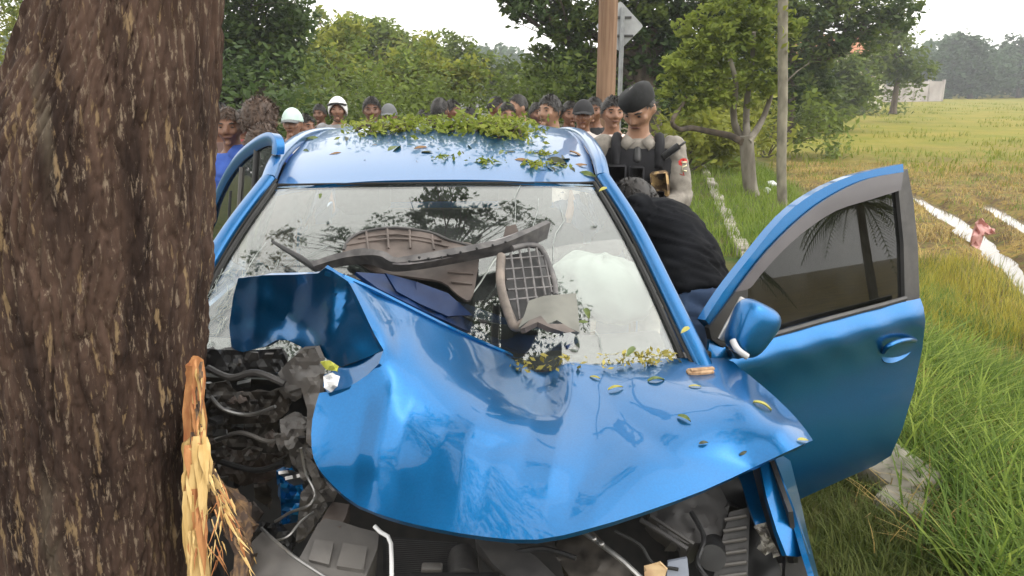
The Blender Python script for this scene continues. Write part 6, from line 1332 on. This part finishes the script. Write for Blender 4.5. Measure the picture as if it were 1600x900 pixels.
def proto(arms, yaw, pitch):
    k = (arms, yaw, pitch)
    if k in PROTO: return PROTO[k]
    J = stand_pose(arms, yaw, pitch); P = {'J': J, 'body': body_mesh(J)}
    for s in ('short', 'long', 'none'): P['shirt_' + s] = shirt_mesh(J, s)
    P['trousers'] = trouser_mesh(J); P['shoe'] = [shoe_mesh(J, 0), shoe_mesh(J, 1)]
    P['face'] = [(n, mesh(n, b.V, b.F, m), m) for n, b, m in face_bits(J['head'], J['HR'])]; P['hair'] = {}
    PROTO[k] = P; return P
def child(name, me, m, root):
    o = bpy.data.objects.new(name, me); COL.objects.link(o); o.parent = root
    if m is not None:
        if not me.materials: me.materials.append(m)
        o.material_slots[0].link = 'OBJECT'; o.material_slots[0].material = m
    return o
G_CROWD = 'onlookers gathered behind the car'
def person(label, px, ytop, Y, face, skin=0, hair='short', haircol=None, shirt='short', shirtm=None, trousersm=None, arms='down', yaw=0.0, pitch=0.0, hat=None, group=G_CROWD, seed=0, extra=None, shoes=True, hatgrow=.0):
    """ytop: where the top of the head shows; face: turn of the whole figure about z"""
    P = proto(arms, yaw, pitch); J = P['J']; tp = at(px, ytop, Y); H = tp[2] - hatgrow; sc = H / 1.655
    root = thing('person', label, 'person', (tp[0], Y, 0), group); root.rotation_euler = (0, 0, face); root.scale = (sc, sc, sc)
    child('body', P['body'], SKIN[skin], root)
    for n, me, m in P['face']: child(n, me, m, root)
    if hair:
        k = (hair, seed % 3)
        if k not in P['hair']: b = hair_B(J['head'], J['HR'], 1, hair, seed); P['hair'][k] = mesh('hair', b.V, b.F, HAIR)
        child('hair', P['hair'][k], haircol or HAIR, root)
    if shirt: child('shirt' if shirt != 'none' else 'vest', P['shirt_' + shirt], shirtm, root)
    child('trousers', P['trousers'], trousersm or DENIM, root)
    if shoes:
        for s in P['shoe']: child('shoe', s, SHOE, root)
    if hat: hat(J, root)
    if extra: extra(J, root)
    return root
DENIM = cloth('denim', (.04, .06, .11), (.07, .10, .17)); SHOE = mat('shoe', (.03, .027, .025, 1), rough=.6, scale=20); DARKT = cloth('dark_trousers', (.018, .018, .02))
def lid(J, g, low, n=30, m_=12, peak=0.0, front=0.0):
    """a shell over the skull down to the polar angle low"""
    V = []
    for i in range(m_ + 1):
        for k in range(n):
            w = 2 * math.pi * k / n; tm = low - front * max(0, math.sin(w)) ** 1.2; t = tm * i / m_; e = g
            q = np.array((math.sin(t) * math.cos(w) * (.074 + e), math.sin(t) * math.sin(w) * (.092 + e), math.cos(t) * (.112 + e)))
            V.append(np.asarray(J['head']) + J['HR'] @ q)
    F = [(i * n + k, i * n + (k + 1) % n, (i + 1) * n + (k + 1) % n, (i + 1) * n + k) for i in range(m_) for k in range(n)]
    return B().add(V, F)
def hk(J, x, y, z): return np.asarray(J['head']) + J['HR'] @ np.array((x, y, z))
def part(b, name, m, root, solid=0.0, auto=None):
    me = mesh(name, b.V, b.F, None)
    if solid:
        bm = bmesh.new(); bm.from_mesh(me); bmesh.ops.recalc_face_normals(bm, faces=bm.faces[:]); bmesh.ops.solidify(bm, geom=bm.faces[:], thickness=solid); bmesh.ops.recalc_face_normals(bm, faces=bm.faces[:]); bm.to_mesh(me); bm.free(); me.polygons.foreach_set('use_smooth', np.ones(len(me.polygons), bool))
    if auto: me.set_sharp_from_angle(angle=math.radians(auto))
    me.materials.append(m); o = bpy.data.objects.new(name, me); COL.objects.link(o); o.parent = root; return o
HELM = mat('helmet_shell', (.68, .68, .67, 1), (.78, .78, .77, 1), rough=.2, coat=.6, scale=5)
def helmet(J, root):
    o = part(lid(J, .032, 2.05, front=.95), 'helmet', HELM, root, .012)
    b = B(); b.tube([hk(J, x, y, z) for x, y, z in ((-.095, .06, .052), (-.05, .118, .066), (0, .130, .070), (.05, .118, .066), (.095, .06, .052))], .012, 8); part(b, 'helmet_rim', BLACK, root)
    b = B(); b.tube([hk(J, x, y, z) for x, y, z in ((-.096, .01, -.03), (-.075, .04, -.09), (0, .07, -.128), (.075, .04, -.09), (.096, .01, -.03))], .005, 6); part(b, 'chin_strap', BLACK, root)
def cap(cm, bm_):
    def f(J, root):
        part(lid(J, .016, 1.50, front=.10), 'cap', cm, root, .006)
        b = B(); b.grid(lambda u, t: hk(J, .078 * u * (1 - .15 * t * t), .085 + (.085 * t) * math.sqrt(max(0, 1 - .75 * u * u)) - .028 * u * u, .040 - .02 * t - .018 * u * u), np.linspace(-1, 1, 11), np.linspace(0, 1, 5)); part(b, 'brim', bm_, root, .005)
    return f
WHITE = cloth('white_cotton', (.5, .5, .5), (.6, .6, .61)); BLUE = cloth('blue_cotton', (.03, .08, .34), (.05, .12, .46)); REDC = cloth('red_cotton', (.26, .03, .045)); BLACKC = cloth('black_cotton', (.012, .012, .014)); NAVY = cloth('navy_cotton', (.014, .018, .035)); GREYC = cloth('grey_cotton', (.2, .2, .21)); PALE = cloth('cream_cotton', (.62, .54, .50), (.74, .66, .62)); TEAL = cloth('pale_green_cap', (.42, .55, .50), (.55, .66, .62)); GREYCAP = cloth('grey_cap', (.10, .105, .11)); MAROON = cloth('brown_cotton', (.10, .06, .05))
person('boy with brown hair in a blue T-shirt looking at the car by the big trunk', 358, 168, 4.6, -.2, 0, 'short', HAIRB, 'short', BLUE, yaw=.35, seed=1)
person('man half hidden by the big trunk, dark hair showing over the boy in blue', 341, 160, 5.3, .2, 0, 'short', HAIR, 'short', MAROON, seed=2)
person('bushy haired person in blue seen from behind by the open rear door', 401, 157, 4.5, math.pi - .5, 2, 'big', HAIRB, 'short', BLUE, seed=3)
person('person with light brown tousled hair bowed just above the open rear door', 412, 197, 4.15, math.pi + .6, 2, 'big', HAIRB, 'short', MAROON, pitch=.6, seed=4)
person('man in a pale green cap and white shirt beside the bushy haired person', 455, 165, 6.0, .35, 1, 'crop', HAIR, 'short', WHITE, yaw=-.35, hat=cap(TEAL, GREYCAP), seed=5, hatgrow=.02)
person('person in a dark red shirt just behind the pale green cap', 474, 178, 6.5, .9, 0, 'short', HAIR, 'short', REDC, seed=6)
person('man in a white motorcycle helmet behind the car roof', 527, 148, 8.0, .1, 1, 'crop', HAIR, 'short', GREYC, hat=helmet, seed=7, hatgrow=.035)
person('dark haired man in a white shirt right of the helmet, turned to the side', 579, 151, 7.0, .5, 2, 'short', HAIR, 'short', WHITE, yaw=-.35, seed=8)
person('man in a grey cap beside the dark haired man in white', 607, 159, 7.4, .1, 0, 'crop', HAIR, 'short', BLACKC, hat=cap(GREYCAP, GREYCAP), seed=9, hatgrow=.02)
person('lowest of the three dark heads above the leafy roof branch', 661, 172, 7.8, .3, 0, 'short', HAIR, 'short', BLACKC, seed=10)
person('person with black hair facing away, tallest head above the leafy branch', 685, 153, 7.4, 2.6, 0, 'short', HAIR, 'short', GREYC, seed=11)
person('brown faced dark haired person beside the head facing away above the branch', 704, 156, 8.2, .8, 0, 'short', HAIR, 'short', REDC, yaw=.35, seed=12)
person('black haired person behind the brown faced man at the tip of the leafy branch', 772, 151, 8.4, 1.2, 0, 'short', HAIR, 'short', BLACKC, seed=13)
person('bare faced man half behind the yellowish branch tip', 790, 160, 6.9, .6, 1, 'short', HAIR, 'short', PALE, yaw=-.35, seed=14)
person('man in a black T-shirt with his face in profile, right of the leafy branch', 813, 147, 7.2, -1.1, 3, 'crop', HAIR, 'short', BLACKC, seed=15)
person('man in a sleeveless cream vest with bare shoulders, looking sideways at the car', 863, 148, 5.8, -.75, 3, 'short', HAIR, 'none', PALE, yaw=0, seed=16)
person('person with dark hair just behind the bare shouldered man', 890, 158, 7.0, .2, 0, 'short', HAIR, 'short', GREYC, seed=17)
person('man in a black cap and navy sleeveless shirt standing left of the wooden pole', 912, 152, 6.1, -.1, 0, 'crop', HAIR, 'none', NAVY, hat=cap(BLACKC, BLACKC), seed=18, hatgrow=.02)
person('person tucked between the black cap and the wooden pole', 930, 152, 7.0, -.3, 0, 'short', HAIR, 'short', BLACKC, seed=19)
person('dark haired person whose face shows between the wooden pole and the officer', 958, 150, 5.6, -.2, 1, 'short', HAIR, 'short', PALE, yaw=.35, seed=20)

person('short person in pale cotton behind the middle of the leafy branch', 735, 168, 8.6, -.5, 1, 'short', HAIR, 'short', PALE, seed=22)
person('dark haired onlooker in blue between the man in profile and the bare shouldered man', 838, 160, 7.8, .4, 0, 'short', HAIR, 'short', BLUE, seed=23)
person('onlooker in red right behind the boy in blue, beside the big trunk', 378, 171, 6.6, .1, 0, 'short', HAIR, 'short', REDC, seed=24)
person('dark haired onlooker between the pale green cap and the white helmet, farther off', 500, 163, 9.0, -.2, 2, 'short', HAIR, 'short', NAVY, seed=25)
# the officer
CAMO = mat('uniform_khaki', (.16, .145, .125, 1), (.27, .245, .215, 1), rough=.9, scale=22, bump=.006, bscale=12); VEST = mat('black_vest', (.014, .014, .016, 1), (.024, .024, .027, 1), rough=.8, spec=.15, scale=12, bump=.006, bscale=18)
CAMOP = mat('camouflage_panel', (.40, .34, .27, 1), (.085, .06, .045, 1), rough=.9, scale=26, detail=1.5, mask=(.50, .54)); REDP = mat('red_patch', (.42, .03, .025, 1), rough=.8, scale=30); PATCHW = mat('patch_emblem', (.65, .6, .4, 1), rough=.8, scale=30); KHAKIPOUCH = mat('ochre_pouch', (.12, .075, .04, 1), (.40, .27, .12, 1), rough=.9, scale=30, mask=(.46, .54))
def officer_gear(J, root):
    b = B(); torso(b, [(c, R, w + .030, d + .036) for c, R, w, d in rings_of(J)][2:7])
    part(b, 'vest', VEST, root, auto=60)
    for s in (-1, 1):
        b = B(); b.tube(smooth_line([(s * .105, -.115, 1.24), (s * .110, -.085, 1.345), (s * .108, .0, 1.388), (s * .105, .09, 1.33)], 4), .026, 8); part(b, 'vest_strap', VEST, root)
    for x, z, w, h in ((-.10, 1.20, .05, .06), (.0, 1.205, .04, .05), (.10, 1.09, .05, .05), (-.09, 1.06, .06, .05), (.0, 1.075, .035, .05)):
        b = B(); b.box((x, -.150, z), (w, .02, h), bev=.010); part(b, 'vest_pouch', VEST, root)
    b = B(); b.box((.118, -.150, 1.165), (.045, .018, .066), R=np.array(Matrix.Rotation(-.15, 3, 'Y')), bev=.012); part(b, 'chest_pouch', KHAKIPOUCH, root)
    b = B(); b.box((.165, -.115, 1.325), (.018, .016, .05), R=np.array(Matrix.Rotation(.9, 3, 'Y')), bev=.005); b.tube([(.19, -.12, 1.34), (.235, -.12, 1.375)], .006, 6); part(b, 'radio', BLACK, root)
    for s in (-1, 1):
        b = B(); V = [(s * .015, -.082, 1.372), (s * .06, -.072, 1.405), (s * .092, -.075, 1.352), (s * .055, -.104, 1.325)]; b.add(V, [(0, 1, 2, 3)]); part(b, 'collar', CAMO, root, .008)
    b = B(); limb(b, [(0, -.098, 1.33), (0, -.118, 1.28)], [.018, .024]); part(b, 'tie_knot', BLACK, root)
    A = J['arms'][1]; c = np.array(A[0]) * .62 + np.array(A[1]) * .38; n = unit((.55, -.83, .1))
    b = B(); Rm = frame(n, (0, 0, 1)); V = []
    for k in range(20):
        a = 2 * math.pi * k / 20; V.append(c + n * .068 + Rm @ np.array((.034 * math.cos(a), .044 * math.copysign(abs(math.sin(a)) ** .8, math.sin(a)), 0)) - n * .018 * math.cos(a) ** 2)
    b.add(V, [tuple(range(20))]); e = part(b, 'arm_patch', REDP, root, .004)
    b = B(); b.tube([c + n * .072 + Rm @ np.array(q) for q in ((-.014, .022, 0), (.012, .024, 0), (.014, .006, 0), (-.01, .0, 0), (-.014, -.018, 0), (.014, -.022, 0))], .004, 6); part(b, 'patch_emblem', PATCHW, root)
    A0 = J['arms'][0]; c = np.array(A0[0]) * .6 + np.array(A0[1]) * .4; b = B(); limb(b, [np.array(A0[0]) * .8 + np.array(A0[1]) * .2, np.array(A0[0]) * .35 + np.array(A0[1]) * .65], [.069, .063]); part(b, 'camouflage_sleeve', CAMOP, root)
    b = B(); b.tube([(s_, -.055 - .075 * (1 - (s_ / .16) ** 2), .925) for s_ in np.linspace(-.16, .16, 9)], .022, 8); part(b, 'belt', BLACK, root)
def beret(J, root):
    b = B(); n = 30; V = []
    rings = [(.0, .080, .098, .022), (.004, .086, .104, .040), (.012, .090, .108, .066), (.012, .080, .098, .096), (.008, .056, .068, .116), (.004, .022, .03, .124)]
    for ox, rx, ry, z in rings:
        for k in range(n):
            w = 2 * math.pi * k / n; tilt = .10 * math.cos(w) * -1; V.append(hk(J, ox + rx * math.cos(w), -.006 + ry * math.sin(w), z + .010 * math.sin(w) - .02 * math.cos(w)))
    F = [(i * n + k, i * n + (k + 1) % n, (i + 1) * n + (k + 1) % n, (i + 1) * n + k) for i in range(len(rings) - 1) for k in range(n)] + [tuple(range((len(rings) - 1) * n, len(rings) * n))]
    b.add(V, F); part(b, 'beret', mat('beret_wool', (.006, .0065, .007, 1), (.013, .014, .015, 1), rough=.9, scale=30, bump=.004), root, auto=80)
person('police officer in a black beret and black vest looking down at the car', 1001, 121, 4.15, -.16, 3, 'crop', HAIR, 'long', CAMO, CAMO, arms='front', yaw=-.42, pitch=.58, hat=beret, group='officers and helpers at the car door', extra=officer_gear, seed=21, hatgrow=.03)

# the helper in black bent into the front door opening
def bender():
    hip = at(1092, 462, 2.86); hip[2] = max(hip[2], .86); mid = at(1072, 398, 3.0); up2 = at(1040, 352, 3.14); nk = at(1022, 336, 3.22); hd = at(999, 316, 3.30)
    base = np.array((hip[0], hip[1], 0)); root = thing('person', 'person in a black jacket bending into the car beside the open front door', 'person', base, 'officers and helpers at the car door')
    L = lambda p: np.asarray(p) - base
    pts = [L(hip) + np.array((.015, -.01, -.08)), L(hip), L(hip) * .5 + L(mid) * .5, L(mid), L(mid) * .5 + L(up2) * .5, L(up2), L(up2) * .4 + L(nk) * .6, L(nk)]
    wd = (.135, .148, .142, .142, .155, .156, .11, .062); dp = (.095, .102, .098, .098, .10, .092, .07, .055); fwd = np.array((-.55, .05, -.85)); J = {'f': fwd, 'ring': [], 'ringR': []}
    for i, p in enumerate(pts):
        t = pts[min(i + 1, 7)] - pts[max(i - 1, 0)]; J['ring'].append((p, wd[i], dp[i])); J['ringR'].append(frame(t, fwd))
    J['ring'].append((pts[-1] + unit(pts[-1] - pts[-2]) * .02, .05, .048)); J['ringR'].append(J['ringR'][-1])
    J['neck'] = [pts[-1], L(hd)]; J['head'] = L(hd) + np.array((-.015, .0, -.01)); fw = unit((-.75, .25, -.6)); u = unit(np.array((-.55, .25, .75)) - fw * np.dot((-.55, .25, .75), fw)); J['HR'] = np.stack([np.cross(fw, u), fw, u], 1)
    h = L(hip); J['legs'] = []; J['feet'] = []
    side = J['ringR'][1][:, 0]; side = unit((side[0], side[1], 0))
    for s in (-1, 1):
        a = h + side * .085 * s + np.array((0, 0, -.06)); k = np.array((a[0] * .8 - .03 + side[0] * .03 * s, a[1] + side[1] * .03 * s, .45)); f = np.array((k[0] + .02, k[1] + .02, .085)); J['legs'].append([a, k, f]); J['feet'].append([f + np.array((.03, 0, -.04)), f + np.array((-.13, .03, -.055))])
    sh = J['ring'][5][0]; R5 = J['ringR'][5][:, 0]
    J['arms'] = [[sh + R5 * .18 * s, sh + R5 * .20 * s + np.array((-.14, .06, -.20)), sh + R5 * .12 * s + np.array((-.36, .10, -.26))] for s in (-1, 1)]
    me = body_mesh(J); child('body', me, SKIN[0], root)
    for n, b, m in face_bits(J['head'], J['HR']): child(n, mesh(n, b.V, b.F, m), m, root)
    b = hair_B(J['head'], J['HR'], 1, 'short', 5); child('hair', mesh('hair', b.V, b.F, HAIR), HAIR, root)
    child('jacket', shirt_mesh(J, 'long', .017, 'jacket', 1), cloth('black_jacket', (.004, .0045, .006), (.009, .010, .013), bscale=7, spec=.12), root)
    child('jeans', trouser_mesh(J, 2), cloth('blue_jeans', (.03, .06, .13), (.06, .10, .2)), root)
    for i in (0, 1): child('shoe', shoe_mesh(J, i), SHOE, root)
bender()

# ================================================================ AIR
HZ = bpy.data.materials.new('haze'); HZ.use_nodes = True; n_ = HZ.node_tree.nodes; n_.remove(n_['Principled BSDF']); v_ = n_.new('ShaderNodeVolumePrincipled'); v_.inputs['Color'].default_value = (.92, .95, 1, 1); v_.inputs['Density'].default_value = HAZE_DENSITY; v_.inputs['Anisotropy'].default_value = .2
HZ.node_tree.links.new(v_.outputs[0], n_['Material Output'].inputs['Volume'])
if HAZE_DENSITY > 0:
    b = B(); b.box((15, 90, 7), (330, 300, 9)); hz = b.build('haze', HZ, smooth=False); hz['kind'] = 'stuff'
